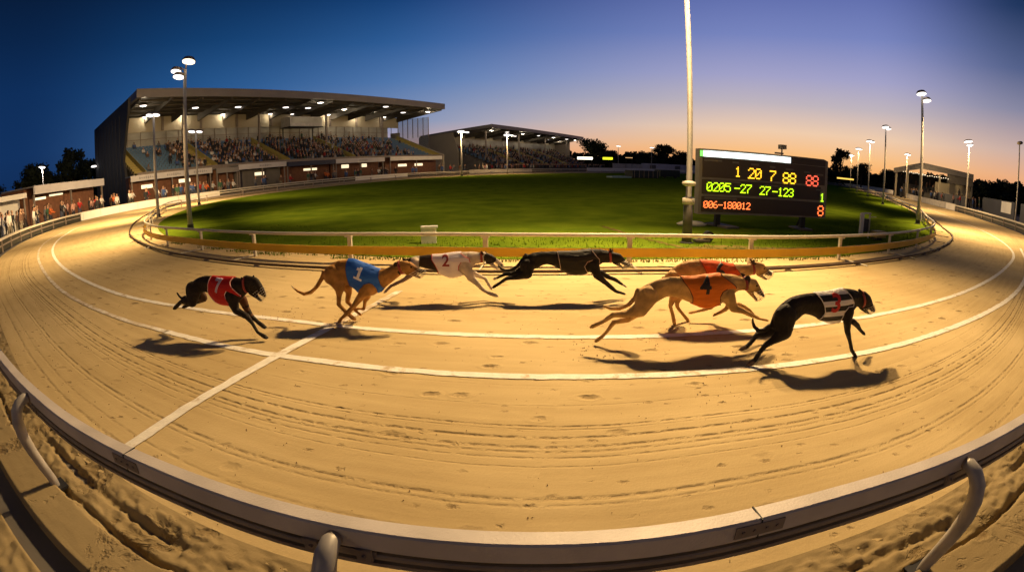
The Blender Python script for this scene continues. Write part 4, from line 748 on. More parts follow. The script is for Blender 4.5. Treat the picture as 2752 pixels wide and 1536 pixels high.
DOGS = json.loads('''{"red":{"o":[-3.506,4.95],"yaw":-0.14,"sec":[[-0.416,0.498,-0.322,0.414],[-0.329,0.608,-0.194,0.472],[-0.199,0.683,-0.112,0.508],[-0.053,0.717,-0.047,0.507],[0.074,0.717,0.009,0.473],[0.196,0.714,0.101,0.392],[0.324,0.714,0.218,0.365],[0.424,0.711,0.374,0.379],[0.496,0.7,0.496,0.46],[0.558,0.686,0.571,0.519]],"head":[[0.599,0,0.641,0.0955],[0.7,0,0.631,0.0891],[0.748,0,0.593,0.0682],[0.801,0,0.539,0.0409],[0.823,0,0.51,0.0236]],"jaw":[[0.647,0,0.546,0.0546],[0.716,0,0.487,0.03],[0.76,0,0.452,0.0182]],"tail":[[-0.455,0,0.435,0.0273],[-0.52,0,0.419,0.0173],[-0.565,0,0.445,0.0146],[-0.596,0,0.485,0.0127]],"nf":[[0.385,-0.055,0.47,0.1046],[0.434,-0.075,0.339,0.0473],[0.59,-0.08,0.283,0.0382],[0.647,-0.07,0.205,0.0236],[0.698,-0.06,0.097,0.02],[0.791,-0.06,0.052,0.0273]],"ff":[[0.455,0.055,0.424,0.0728],[0.478,0.075,0.317,0.0437],[0.525,0.08,0.234,0.0327],[0.618,0.07,0.172,0.0255],[0.697,0.06,0.131,0.0291]],"nh":[[-0.253,-0.045,0.535,0.1182],[-0.275,-0.07,0.415,0.0773],[-0.453,-0.08,0.408,0.0273],[-0.596,-0.07,0.323,0.0291]],"fh":[[-0.267,0.045,0.505,0.1],[-0.202,0.07,0.427,0.0618],[-0.413,0.08,0.347,0.0309],[-0.578,0.07,0.292,0.0236]],"ears":[[0.533,0.679,0.595,0.668,0.555,0.716],[0.637,0.681,0.692,0.679,0.67,0.719]],"jack":[[0.094,0.781],[0.452,0.786],[0.398,0.662],[0.43,0.607],[0.519,0.511],[0.511,0.489],[0.419,0.545],[0.348,0.564],[0.311,0.522],[0.314,0.472],[0.363,0.423],[0.361,0.347],[0.184,0.338],[0.033,0.46],[0.007,0.511],[0.048,0.628]],"num":["7",0.209,0.641,0.173,-4]},"blue":{"o":[-1.786,5.5],"yaw":-0.035,"sec":[[-0.432,0.612,-0.375,0.459],[-0.346,0.694,-0.263,0.439],[-0.242,0.748,-0.163,0.446],[-0.129,0.763,-0.094,0.439],[-0.033,0.765,-0.042,0.4],[0.08,0.725,0.028,0.334],[0.178,0.689,0.137,0.314],[0.262,0.65,0.256,0.368],[0.335,0.649,0.354,0.44],[0.41,0.684,0.438,0.505],[0.47,0.716,0.52,0.562]],"head":[[0.546,0,0.674,0.072],[0.623,0,0.664,0.0672],[0.686,0,0.638,0.0466],[0.748,0,0.619,0.0288],[0.799,0,0.609,0.0164]],"jaw":[[0.593,0,0.6,0.0329],[0.657,0,0.578,0.0192],[0.745,0,0.543,0.0137]],"tail":[[-0.433,0,0.605,0.0308],[-0.461,0,0.539,0.0274],[-0.537,0,0.438,0.026],[-0.627,0,0.364,0.0247],[-0.728,0,0.339,0.0219],[-0.815,0,0.376,0.0164],[-0.888,0,0.438,0.0082]],"nf":[[0.123,-0.055,0.427,0.1028],[0.055,-0.075,0.347,0.0535],[-0.035,-0.08,0.243,0.0356],[-0.131,-0.07,0.145,0.0288],[-0.236,-0.06,0.059,0.0219],[-0.286,-0.06,-0.007,0.0233]],"ff":[[0.084,0.055,0.306,0.048],[0.037,0.075,0.239,0.026],[0.013,0.08,0.139,0.0192],[-0.068,0.07,0.145,0.0137],[-0.107,0.06,0.15,0.0123]],"nh":[[-0.295,-0.045,0.582,0.1268],[-0.22,-0.07,0.456,0.0754],[-0.226,-0.08,0.354,0.0356],[-0.249,-0.07,0.237,0.0288],[-0.164,-0.06,0.135,0.026],[-0.087,-0.06,0.068,0.0274]],"fh":[[-0.179,0.045,0.454,0.0822],[-0.155,0.07,0.354,0.0411],[-0.192,0.08,0.229,0.0308],[-0.136,0.07,0.178,0.024],[-0.082,0.06,0.113,0.0192],[-0.036,0.06,0.076,0.0171]],"ears":[[0.444,0.703,0.527,0.677,0.524,0.582],[0.542,0.728,0.594,0.727,0.55,0.753]],"jack":[[-0.091,0.83],[-0.01,0.835],[0.108,0.796],[0.288,0.712],[0.271,0.566],[0.285,0.483],[0.316,0.412],[0.241,0.341],[0.241,0.425],[0.205,0.483],[0.167,0.502],[0.098,0.483],[0.047,0.431],[0.013,0.352],[-0.076,0.365],[-0.094,0.463],[-0.111,0.587],[-0.111,0.716]],"num":["1",0.052,0.62,0.147,-22]},"white":{"o":[-0.804,6.45],"yaw":0.0,"sec":[[-0.562,0.579,-0.513,0.496],[-0.49,0.607,-0.444,0.472],[-0.372,0.621,-0.34,0.435],[-0.256,0.63,-0.224,0.41],[-0.134,0.634,-0.133,0.357],[0.005,0.652,-0.007,0.307],[0.119,0.662,0.121,0.328],[0.222,0.664,0.238,0.377],[0.302,0.661,0.315,0.481],[0.37,0.651,0.378,0.492]],"head":[[0.437,0,0.596,0.0633],[0.516,0,0.572,0.0576],[0.572,0,0.548,0.0403],[0.628,0,0.513,0.0288],[0.679,0,0.469,0.0161]],"jaw":[[0.486,0,0.52,0.0317],[0.548,0,0.485,0.0219],[0.61,0,0.426,0.0138]],"tail":[[-0.563,0,0.561,0.0173],[-0.622,0,0.562,0.0127],[-0.653,0,0.545,0.0104],[-0.664,0,0.516,0.0086],[-0.675,0,0.475,0.0069]],"nf":[[0.205,-0.055,0.465,0.095],[0.265,-0.075,0.329,0.053],[0.355,-0.08,0.243,0.0357],[0.426,-0.07,0.158,0.0276],[0.51,-0.06,0.107,0.0259],[0.59,-0.06,0.077,0.0242]],"ff":[[0.308,0.055,0.346,0.0461],[0.381,0.075,0.306,0.0276],[0.444,0.08,0.28,0.0242],[0.495,0.07,0.193,0.0219],[0.524,0.06,0.148,0.0196]],"nh":[[-0.468,-0.045,0.522,0.0749],[-0.486,-0.07,0.411,0.0518],[-0.618,-0.08,0.309,0.0288],[-0.814,-0.07,0.218,0.0219],[-0.899,-0.06,0.141,0.0184]],"fh":[[-0.462,0.045,0.504,0.0691],[-0.515,0.07,0.369,0.0461],[-0.636,0.08,0.284,0.0242],[-0.822,0.07,0.203,0.0173],[-0.891,0.06,0.151,0.0161]],"ears":[[0.392,0.619,0.443,0.636,0.41,0.671],[0.437,0.624,0.477,0.624,0.46,0.653]],"jack":[[-0.25,0.72],[0.128,0.731],[0.143,0.64],[0.182,0.611],[0.249,0.582],[0.259,0.536],[0.292,0.501],[0.275,0.519],[0.202,0.542],[0.146,0.537],[0.11,0.48],[0.108,0.422],[0.152,0.37],[0.184,0.288],[-0.114,0.291],[-0.169,0.373],[-0.167,0.414],[-0.204,0.501],[-0.242,0.565]],"num":["2",-0.057,0.559,0.138,0]},"black":{"o":[0.743,6.45],"yaw":0.017,"sec":[[-0.579,0.589,-0.488,0.411],[-0.496,0.634,-0.404,0.426],[-0.382,0.656,-0.336,0.467],[-0.246,0.661,-0.244,0.471],[-0.117,0.662,-0.106,0.407],[-0.003,0.663,0.018,0.348],[0.12,0.67,0.135,0.331],[0.243,0.685,0.282,0.365],[0.344,0.687,0.389,0.442],[0.429,0.685,0.459,0.489],[0.516,0.668,0.537,0.493]],"head":[[0.582,0,0.578,0.073],[0.661,0,0.566,0.0676],[0.718,0,0.535,0.0461],[0.776,0,0.488,0.0323],[0.83,0,0.46,0.0184]],"jaw":[[0.624,0,0.512,0.0369],[0.689,0,0.464,0.0215],[0.747,0,0.421,0.0131]],"tail":[[-0.563,0,0.604,0.0269],[-0.616,0,0.528,0.0231],[-0.67,0,0.459,0.0231],[-0.738,0,0.413,0.0231],[-0.814,0,0.403,0.0215],[-0.882,0,0.423,0.0169],[-0.919,0,0.477,0.0138]],"nf":[[0.331,-0.055,0.478,0.0937],[0.379,-0.075,0.342,0.0538],[0.474,-0.08,0.264,0.0384],[0.582,-0.07,0.173,0.0323],[0.642,-0.06,0.122,0.0246],[0.756,-0.06,0.085,0.0184]],"ff":[[0.45,0.055,0.351,0.0461],[0.569,0.075,0.282,0.0323],[0.66,0.08,0.248,0.0292],[0.733,0.07,0.201,0.0215],[0.806,0.06,0.154,0.0138]],"nh":[[-0.543,-0.045,0.467,0.0999],[-0.544,-0.07,0.373,0.0692],[-0.688,-0.08,0.329,0.0369],[-0.815,-0.07,0.314,0.0269],[-0.914,-0.06,0.243,0.0231],[-0.975,-0.06,0.205,0.0231]],"fh":[[-0.592,0.045,0.402,0.0615],[-0.722,0.07,0.339,0.0384],[-0.822,0.08,0.342,0.0292],[-0.899,0.07,0.306,0.0192],[-0.968,0.06,0.282,0.0192]],"ears":[[0.532,0.637,0.58,0.637,0.546,0.706],[0.564,0.637,0.611,0.637,0.602,0.668]],"jack":[[-0.163,0.75],[0.237,0.757],[0.364,0.596],[0.404,0.557],[0.414,0.48],[0.374,0.527],[0.311,0.55],[0.243,0.527],[0.206,0.466],[0.222,0.427],[0.303,0.294],[0.179,0.296],[-0.005,0.298],[-0.09,0.36],[-0.123,0.522],[-0.147,0.637]],"num":["",-0.011,0.523,0.077,0]},"four":{"o":[1.785,4.68],"yaw":0.017,"sec":[[-0.561,0.563,-0.44,0.442],[-0.501,0.626,-0.359,0.448],[-0.398,0.676,-0.287,0.487],[-0.262,0.718,-0.214,0.51],[-0.112,0.725,-0.093,0.484],[0.024,0.724,0.05,0.428],[0.161,0.744,0.195,0.382],[0.301,0.755,0.354,0.413],[0.419,0.749,0.482,0.498],[0.512,0.734,0.55,0.555],[0.59,0.705,0.625,0.563]],"head":[[0.663,0,0.646,0.0706],[0.732,0,0.628,0.0671],[0.785,0,0.586,0.0465],[0.83,0,0.543,0.031],[0.879,0,0.505,0.0172]],"jaw":[[0.691,0,0.57,0.0387],[0.757,0,0.501,0.0232],[0.802,0,0.458,0.0129]],"tail":[[-0.546,0,0.579,0.031],[-0.574,0,0.508,0.0241],[-0.634,0,0.437,0.0224],[-0.728,0,0.399,0.0207],[-0.815,0,0.401,0.0189],[-0.887,0,0.426,0.012]],"nf":[[0.427,-0.055,0.514,0.0929],[0.486,-0.075,0.402,0.0473],[0.599,-0.08,0.367,0.031],[0.727,-0.07,0.309,0.0224],[0.826,-0.06,0.269,0.0155],[0.928,-0.06,0.248,0.0155]],"ff":[[0.606,0.055,0.395,0.0344],[0.707,0.075,0.361,0.0207],[0.784,0.08,0.314,0.0172],[0.836,0.07,0.263,0.0155],[0.938,0.06,0.218,0.0138]],"nh":[[-0.459,-0.045,0.526,0.1119],[-0.531,-0.07,0.408,0.0817],[-0.666,-0.08,0.366,0.043],[-0.805,-0.07,0.358,0.0293],[-0.893,-0.06,0.293,0.0224],[-1.0,-0.06,0.243,0.0241]],"fh":[[-0.521,0.045,0.357,0.0602],[-0.623,0.07,0.261,0.0344],[-0.758,0.08,0.236,0.0275],[-0.82,0.07,0.15,0.0207],[-0.868,0.06,0.096,0.0207],[-0.923,0.06,0.056,0.0241]],"ears":[[0.607,0.721,0.678,0.679,0.655,0.629],[0.607,0.721,0.646,0.713,0.596,0.738]],"jack":[[-0.152,0.812],[0.28,0.842],[0.334,0.738],[0.401,0.69],[0.499,0.624],[0.507,0.591],[0.465,0.604],[0.392,0.6],[0.341,0.577],[0.316,0.52],[0.336,0.454],[0.395,0.336],[0.144,0.343],[0.01,0.38],[0.028,0.461],[0.014,0.525],[-0.027,0.598],[-0.092,0.678]],"num":["4",0.14,0.646,0.163,0]},"six":{"o":[2.326,5.35],"yaw":-0.052,"sec":[[-0.61,0.546,-0.489,0.419],[-0.524,0.646,-0.415,0.438],[-0.398,0.729,-0.321,0.447],[-0.258,0.763,-0.204,0.429],[-0.095,0.763,-0.062,0.374],[0.063,0.75,0.101,0.337],[0.204,0.725,0.239,0.375],[0.327,0.718,0.355,0.536],[0.45,0.72,0.486,0.575]],"head":[[0.538,0,0.679,0.0749],[0.613,0,0.671,0.069],[0.669,0,0.643,0.0473],[0.727,0,0.611,0.0335],[0.767,0,0.593,0.0178]],"jaw":[[0.588,0,0.605,0.0355],[0.646,0,0.567,0.0227],[0.708,0,0.539,0.0128]],"tail":[[-0.61,0,0.537,0.0237],[-0.623,0,0.464,0.0178],[-0.638,0,0.4,0.0138]],"nf":[[0.168,-0.055,0.464,0.0888],[0.153,-0.075,0.338,0.0493],[0.202,-0.08,0.246,0.0345],[0.172,-0.07,0.186,0.0276],[0.11,-0.06,0.145,0.0217],[0.043,-0.06,0.117,0.0178]],"ff":[[0.112,0.055,0.427,0.0789],[0.075,0.075,0.259,0.0414],[0.046,0.08,0.171,0.0296],[-0.046,0.07,0.145,0.0237],[-0.128,0.06,0.129,0.0197],[-0.224,0.06,0.106,0.0178]],"nh":[[-0.509,-0.045,0.53,0.1085],[-0.461,-0.07,0.409,0.0789],[-0.502,-0.08,0.311,0.0444],[-0.521,-0.07,0.225,0.0256],[-0.482,-0.06,0.129,0.0237],[-0.455,-0.06,0.035,0.0256]],"fh":[[-0.423,0.045,0.454,0.0888],[-0.359,0.07,0.336,0.0592],[-0.397,0.08,0.248,0.0375],[-0.394,0.07,0.175,0.0237],[-0.321,0.06,0.092,0.0217],[-0.256,0.06,0.024,0.0237]],"ears":[[0.481,0.725,0.533,0.726,0.434,0.785],[0.512,0.726,0.553,0.736,0.529,0.763]],"jack":[[-0.22,0.844],[0.21,0.798],[0.262,0.671],[0.329,0.608],[0.261,0.579],[0.172,0.56],[0.132,0.467],[0.103,0.262],[-0.055,0.262],[-0.115,0.484],[-0.127,0.63],[-0.174,0.729]],"num":["6",0.047,0.648,0.173,-5]},"three":{"o":[2.97,4.1],"yaw":0.035,"sec":[[-0.539,0.408,-0.401,0.327],[-0.506,0.517,-0.31,0.36],[-0.438,0.594,-0.222,0.419],[-0.337,0.655,-0.147,0.473],[-0.199,0.686,-0.05,0.459],[-0.045,0.699,0.073,0.412],[0.115,0.708,0.198,0.371],[0.279,0.733,0.36,0.376],[0.401,0.728,0.491,0.466],[0.493,0.712,0.56,0.527],[0.562,0.688,0.618,0.515]],"head":[[0.633,0,0.614,0.0835],[0.685,0,0.592,0.0754],[0.742,0,0.55,0.0511],[0.79,0,0.508,0.0349],[0.826,0,0.48,0.0211]],"jaw":[[0.633,0,0.527,0.0405],[0.7,0,0.485,0.0276],[0.756,0,0.449,0.0146]],"tail":[[-0.547,0,0.372,0.0259],[-0.599,0,0.337,0.0243],[-0.662,0,0.334,0.0227],[-0.717,0,0.379,0.0178],[-0.742,0,0.429,0.0146],[-0.743,0,0.459,0.0097]],"nf":[[0.403,-0.055,0.499,0.0876],[0.391,-0.075,0.402,0.0527],[0.408,-0.08,0.31,0.0389],[0.481,-0.07,0.189,0.0243],[0.545,-0.06,0.078,0.0243],[0.621,-0.06,0.004,0.0227]],"ff":[[0.59,0.055,0.351,0.0405],[0.685,0.075,0.299,0.0308],[0.752,0.08,0.238,0.0227],[0.801,0.07,0.203,0.0211]],"nh":[[-0.402,-0.045,0.466,0.1338],[-0.403,-0.07,0.338,0.0892],[-0.532,-0.08,0.256,0.0405],[-0.61,-0.07,0.207,0.0292],[-0.654,-0.06,0.131,0.0243],[-0.692,-0.06,0.064,0.0259],[-0.742,-0.06,0.03,0.0243]],"fh":[[-0.454,0.045,0.321,0.0649],[-0.548,0.07,0.273,0.0405],[-0.621,0.08,0.267,0.0292],[-0.674,0.07,0.21,0.0243],[-0.728,0.06,0.16,0.0259],[-0.787,0.06,0.138,0.0211]],"ears":[[0.529,0.669,0.603,0.667,0.513,0.728],[0.583,0.674,0.632,0.66,0.587,0.7]],"jack":[[-0.14,0.781],[0.244,0.8],[0.327,0.723],[0.392,0.658],[0.441,0.593],[0.439,0.561],[0.361,0.557],[0.312,0.501],[0.307,0.443],[0.328,0.311],[0.072,0.326],[0.037,0.417],[0.068,0.504],[0.038,0.574],[-0.017,0.656],[-0.055,0.694]],"num":["3",0.186,0.622,0.195,-3]}}''')
def coat(name):
    m = mat(name, (.5, .5, .5), .68, 0, .35, 11, .3, 110, attr='Col', spec=.25); t = m.node_tree; b = t.nodes['Principled BSDF']; old = b.inputs['Normal'].links[0].from_node
    co = t.nodes.new('ShaderNodeTexCoord'); q = t.nodes.new('ShaderNodeTexNoise'); q.inputs['Scale'].default_value = 13; q.inputs['Detail'].default_value = 2; q.inputs['Distortion'].default_value = .8; t.links.new(co.outputs['Object'], q.inputs[0])
    bp = t.nodes.new('ShaderNodeBump'); bp.inputs['Strength'].default_value = .55; bp.inputs['Distance'].default_value = .035; t.links.new(q.outputs[0], bp.inputs['Height']); t.links.new(bp.outputs[0], old.inputs['Normal']); return m
COAT = coat('short_coat'); EYE = mat('eye', (.01, .008, .006), .1); WIRE = mat('muzzle_wire', (.55, .50, .42), .35, .6); COLLAR = mat('collar_leather', (.30, .03, .02), .5); GUM = mat('mouth_lining', (.35, .10, .08), .4)
def fabric(name, col, stripes=False):
    m = mat(name, col, .62, 0, .0, 10, 0, 30, spec=.3); t = m.node_tree; b = t.nodes['Principled BSDF']; L = t.links.new
    co = t.nodes.new('ShaderNodeTexCoord'); mp = t.nodes.new('ShaderNodeMapping'); mp.inputs['Rotation'].default_value = (0, R(38), 0); mp.inputs['Scale'].default_value = (11, 6, 34); L(co.outputs['Object'], mp.inputs[0])
    q = t.nodes.new('ShaderNodeTexNoise'); q.inputs['Scale'].default_value = 1; q.inputs['Detail'].default_value = 3; L(mp.outputs[0], q.inputs[0])
    bp = t.nodes.new('ShaderNodeBump'); bp.inputs['Strength'].default_value = .6; bp.inputs['Distance'].default_value = .025; L(q.outputs[0], bp.inputs['Height']); L(bp.outputs[0], b.inputs['Normal'])
    if stripes:
        s = t.nodes.new('ShaderNodeSeparateXYZ'); L(co.outputs['Object'], s.inputs[0])
        a = t.nodes.new('ShaderNodeMath'); a.operation = 'MULTIPLY_ADD'; L(s.outputs[0], a.inputs[0]); a.inputs[1].default_value = -.05; L(s.outputs[2], a.inputs[2])
        mm = t.nodes.new('ShaderNodeMath'); mm.operation = 'MULTIPLY'; L(a.outputs[0], mm.inputs[0]); mm.inputs[1].default_value = 1 / .108
        ad = t.nodes.new('ShaderNodeMath'); ad.operation = 'ADD'; L(mm.outputs[0], ad.inputs[0]); ad.inputs[1].default_value = .28
        fr = t.nodes.new('ShaderNodeMath'); fr.operation = 'FRACT'; L(ad.outputs[0], fr.inputs[0])
        g = t.nodes.new('ShaderNodeMath'); g.operation = 'GREATER_THAN'; L(fr.outputs[0], g.inputs[0]); g.inputs[1].default_value = .5
        x = t.nodes.new('ShaderNodeMix'); x.data_type = 'RGBA'; L(g.outputs[0], x.inputs[0]); x.inputs[6].default_value = (.02, .018, .02, 1); x.inputs[7].default_value = (.74, .70, .70, 1); L(x.outputs[2], b.inputs['Base Color'])
    return m
JC = dict(red=(.50, .012, .012), blue=(.02, .12, .55), white=(.74, .66, .70), black=(.012, .010, .010), four=(.72, .17, .01), six=(.75, .10, .01), three=(.7, .7, .7))
NC = dict(red=(.55, .45, .60), blue=(.75, .72, .78), white=(.25, .02, .03), four=(.02, .015, .012), six=(.02, .015, .012), three=(.55, .02, .02))
CC = dict(red=(.022, .015, .011), blue=(.46, .22, .055), white=(.62, .52, .43), black=(.014, .011, .009), four=(.60, .36, .13), six=(.58, .34, .12), three=(.015, .011, .010))
LAB = dict(red='black greyhound in a red racing jacket, last of the field on the left', blue='tan greyhound in a blue jacket numbered 1, bunched up mid stride', white='white and dark greyhound in a white jacket with a red 2', black='all black greyhound in a black jacket stretched out beside the yellow board', four='fawn greyhound in an orange jacket numbered 4, fully stretched', six='fawn greyhound in a red orange jacket numbered 6, mostly hidden behind number 4', three='leading black greyhound in a black and white striped jacket, red 3')
def inter(S, k=5):
    S = np.array(S, float); out = []; n = len(S)
    for i in range(n - 1):
        p0 = S[max(i - 1, 0)]; p1 = S[i]; p2 = S[i + 1]; p3 = S[min(i + 2, n - 1)]
        for j in range(k):
            t = j / k; out.append(.5 * ((2 * p1) + (-p0 + p2) * t + (2 * p0 - 5 * p1 + 4 * p2 - p3) * t * t + (-p0 + 3 * p1 - 3 * p2 + p3) * t ** 3))
    out.append(S[-1]); return out
def torso(B, D):
    S = inter(D['sec'], 6); n = len(S)
    for i, s in enumerate(S):
        top = np.array([s[0], s[1]]); bot = np.array([s[2], s[3]]); c = (top + bot) / 2; hh = np.linalg.norm(top - bot) / 2
        t = i / (n - 1); ax = (top - bot) / (2 * hh); nb = S[min(i + 1, n - 1)]; pv = S[max(i - 1, 0)]
        sp = np.linalg.norm((nb[:2] + nb[2:]) / 2 - (pv[:2] + pv[2:]) / 2) / 2
        lat = min(.112, hh * .50) if t < .8 else min(.075, hh * .56)
        a3 = np.array([[ax[1], 0, ax[0]], [0, 1, 0], [-ax[0], 0, ax[1]]])
        # deep keel: narrower below, wider above
        B.ell((c[0], 0, c[1]), (max(.035, sp * 1.7), lat, hh * .985), None, a3)
        up = c + ax * hh * .25
        B.ell((up[0], 0, up[1]), (max(.03, sp * 1.5), lat * 1.10, hh * .62), None, a3)
def latf(r): return r if r < .034 else .034 + (r - .034) * .42
def bridge(D):
    a = D['sec'][-1]; c = ((a[0] + a[2]) / 2, 0, (a[1] + a[3]) / 2, math.hypot(a[0] - a[2], a[1] - a[3]) / 2 * .9); return c
def paw(B, P, q, d, lat):
    # toes: small ellipsoids fanned ahead of the last joint
    for j in (-1, -.33, .33, 1): B.ell((q[0] + d[0] * q[3] * 1.0, q[1] + j * q[3] * .55, q[2] + d[1] * q[3] * 1.0 - q[3] * .05), (q[3] * .75, q[3] * .36, q[3] * .5))
for key in ('red', 'blue', 'white', 'black', 'six', 'four', 'three'):
    D = DOGS[key]; root = empty('greyhound', (D['o'][0], D['o'][1], 0), D['yaw'], label=LAB[key], cat='dog', group='greyhounds racing round the track')
    B = Blob(); torso(B, D)
    for leg in ('nf', 'ff', 'nh', 'fh'):
        P = D[leg]; P2 = [list(p) for p in P]
        k = .80 if leg[0] != 'n' and leg != 'fh' else .98
        P2[0][3] *= (.86 if leg[1] == 'f' else 1.0)
        if len(P2) > 2: P2[1][3] *= 1.0
        for q in P2[2:-1]: q[3] = max(q[3] * .95, .0145)
        B.chain(P2, latf)
        a, b = np.array(P2[-2]), np.array(P2[-1]); d = b - a; d = (d[0], d[2]); l = math.hypot(*d); paw(B, P2, P2[-1], (d[0] / l, d[1] / l), 0)
        # muscle over the joint
        c = P2[0]; B.ell((c[0], c[1] * 1.25, c[2]), (c[3] * .85, c[3] * .42, c[3] * .95))
    B.chain(D['tail'], lambda r: r)
    H = D['head']; B.chain([bridge(D)] + [(h[0], h[1], h[2], h[3] * .95) for h in H], lambda r: min(r * .72, .055) if r > .03 else r * .85)
    B.chain([(h[0], h[1], h[2], h[3] * .92) for h in D['jaw']], lambda r: min(r * .62, .04) if r > .02 else r * .9)
    body = B.mesh(.0088, 3, 'body')
    base = np.array(CC[key]); nose = np.array(H[-1][:3]); hd = np.array(H[0][:3]); eye_c = np.array(H[1][:3])
    secs = np.array(D['sec'])
    def f(co, key=key, base=base, nose=nose, hd=hd, D=D):
        c = np.tile(base, (len(co), 1)).astype(float)
        rng = np.random.default_rng(3); x, z = co[:, 0], co[:, 2]
        c *= (1 + .18 * np.sin(x * 23 + z * 31) * np.sin(z * 17 - x * 9))[:, None]
        if key in ('blue', 'four', 'six'):
            # paler belly and throat, darker muzzle and ears
            m = (np.abs(co[:, 1]) < .03) & (z < .42); c[m] *= 1.15
            dn = np.linalg.norm(co - nose, axis=1); k_ = np.clip((.17 - dn) / .12, 0, 1)[:, None]; c = c * (1 - k_) + np.array([.05, .035, .025]) * k_
            if key == 'blue': k_ = np.clip((D['tail'][-1][0] + .05 - x) / .04, 0, 1)[:, None] * (z < .5)[:, None]; c = c * (1 - k_) + np.array([.6, .5, .4]) * k_
        if key == 'white':
            S = D['sec']; x0 = S[3][0]
            dark = (x < x0 + .12) & (x > S[1][0] + .075); rump = x < S[0][0] + .03
            c[dark] = (.035, .022, .015); c[rump & (z > .38)] = (.05, .03, .02)
            low = z < .42; c[low & (x < x0)] = (.30, .20, .16)
            dh = np.linalg.norm(co - np.array(H[1][:3]), axis=1); hm = (dh < .088) & (z > H[1][2] - .075); c[hm] = (.03, .02, .016)
            dn = np.linalg.norm(co - nose, axis=1); c[dn < .03] = (.03, .02, .02)
        if key in ('red', 'black', 'three'):
            if key == 'red':
                for q in D['ff'][:3]: dd = np.linalg.norm((co - np.array(q[:3])) , axis=1); mm = (dd < q[3] * 1.1) & (co[:, 1] > 0.0); c[mm] = (.13, .05, .022)
                q = D['fh'][1]; dd = np.linalg.norm(co - np.array(q[:3]), axis=1); c[(dd < q[3] * 1.3) & (co[:, 1] > .02)] = (.10, .05, .025)
            if key == 'black': q = D['ff'][-1]; c[np.linalg.norm(co - np.array(q[:3]), axis=1) < .055] = (.6, .5, .42); q = D['fh'][-1]; c[np.linalg.norm(co - np.array(q[:3]), axis=1) < .03] = (.5, .42, .36)
            if key == 'three':
                for leg in ('nh', 'fh'): q = D[leg][-1]; c[np.linalg.norm(co - np.array(q[:3]), axis=1) < .05] = (.16, .10, .07)
        return c
    paint(body, f)
    bo = link('body', body, COAT, root)
    # ears, eyes, mouth
    for i, e_ in enumerate(D['ears']):
        y = -.034 if i == 0 else .034; a = np.array([e_[0], e_[1]]); b = np.array([e_[2], e_[3]]); t = np.array([e_[4], e_[5]]); mid = (a + b) / 2; r = max(.014, np.linalg.norm(a - b) * .42)
        E_ = Blob()
        for k in range(9):
            u = k / 8; p = mid + (t - mid) * u; rr = r * (1 - u) ** .7 + .004; E_.ell((p[0], y * (1 + .35 * u), p[1]), (rr, .007, rr))
        em_ = E_.mesh(.005, 2, 'ear'); paint(em_, lambda co, key=key: np.tile(np.array(dict(red=(.022, .015, .012), blue=(.05, .03, .02), white=(.06, .022, .015), black=(.018, .012, .01), four=(.04, .03, .022), six=(.09, .05, .025), three=(.015, .012, .01))[key]), (len(co), 1))); link('ear', em_, COAT, root)
    h1 = H[1]; h2 = H[2]
    for y in (-1, 1):
        m = MB(); cx = h1[0] * .45 + h2[0] * .55; cz = h1[2] * .45 + h2[2] * .55 + .018; m.lathe([(.002, -.011), (.009, -.006), (.0115, 0), (.009, .006), (.002, .011)], c=(cx, y * min(.046, (h1[3] + h2[3]) / 2 * .68), cz), n=8); m.build('eye', EYE, root, True)
    # wire racing muzzle: hoops round both jaws joined by long wires
    hs = H[-3:]; js = D['jaw']; P0 = np.array([hs[0][0], hs[0][2]]); P1 = np.array([hs[-1][0], hs[-1][2]]); J0 = np.array([js[0][0], js[0][2]]); J1 = np.array([js[-1][0], js[-1][2]])
    m = MB(); rings = []
    for u in (.25, .5, .75, 1.0, 1.12):
        a = P0 + (P1 - P0) * u; b = J0 + (J1 - J0) * min(1.08, u); ra = np.interp(u, (0, 1), (hs[0][3], hs[-1][3])) + .006
        dv = a - b; l = np.linalg.norm(dv); dv /= l; top = a + dv * ra; bot = b - dv * .018; c = (top + bot) / 2; hh = np.linalg.norm(top - bot) / 2; wl = .040 if u < .9 else .030
        if u > 1.05: c = c + (P1 - P0) / np.linalg.norm(P1 - P0) * .008; hh *= .7; wl *= .6
        ring = [(c[0] + dv[0] * hh * math.cos(q), wl * math.sin(q), c[1] + dv[1] * hh * math.cos(q)) for q in np.linspace(0, 2 * math.pi, 14, endpoint=False)]; rings.append(ring)
        m.tube(ring, .0021, 5, closed=True)
    for j in range(14): m.tube([r_[j] for r_ in rings], .0016, 4)
    m.build('muzzle', WIRE, root)
    # collar
    s = D['sec'][-1]; top = np.array([s[0], s[1]]); bot = np.array([s[2], s[3]])
    hb = np.array([H[0][0], H[0][2]]); c = (top + bot) / 2 * .45 + hb * .55; dv = (top - bot) / np.linalg.norm(top - bot); hh = (np.linalg.norm(top - bot) / 2 * .5 + H[0][3] * .5) * 1.0; tn = np.array([dv[1], -dv[0]])
    m = MB(); rg = []
    for off in (-.014, .014): rg.append([(c[0] + tn[0] * off + dv[0] * hh * math.cos(q), (min(.075, hh * .66)) * math.sin(q), c[1] + tn[1] * off + dv[1] * hh * math.cos(q)) for q in np.linspace(0, 2 * math.pi, 24, endpoint=False)])
    m.add(rg[0] + rg[1], [(j, (j + 1) % 24, 24 + (j + 1) % 24, 24 + j) for j in range(24)]); co_ = m.build('collar', COLLAR, root, True); sm = co_.modifiers.new('s', 'SOLIDIFY'); sm.thickness = .005; sm.offset = 1
    # racing jacket: shell over the trunk, cut to its outline
    T = Blob(); torso(T, D)
    for leg in ('nf', 'ff'):
        P = D[leg]; q = list(P[0]); q[3] *= .8; T.ell((q[0], q[1], q[2]), (q[3], latf(q[3]), q[3])); T.ell((q[0], q[1] * 1.25, q[2]), (q[3] * .85, q[3] * .42, q[3] * .95))
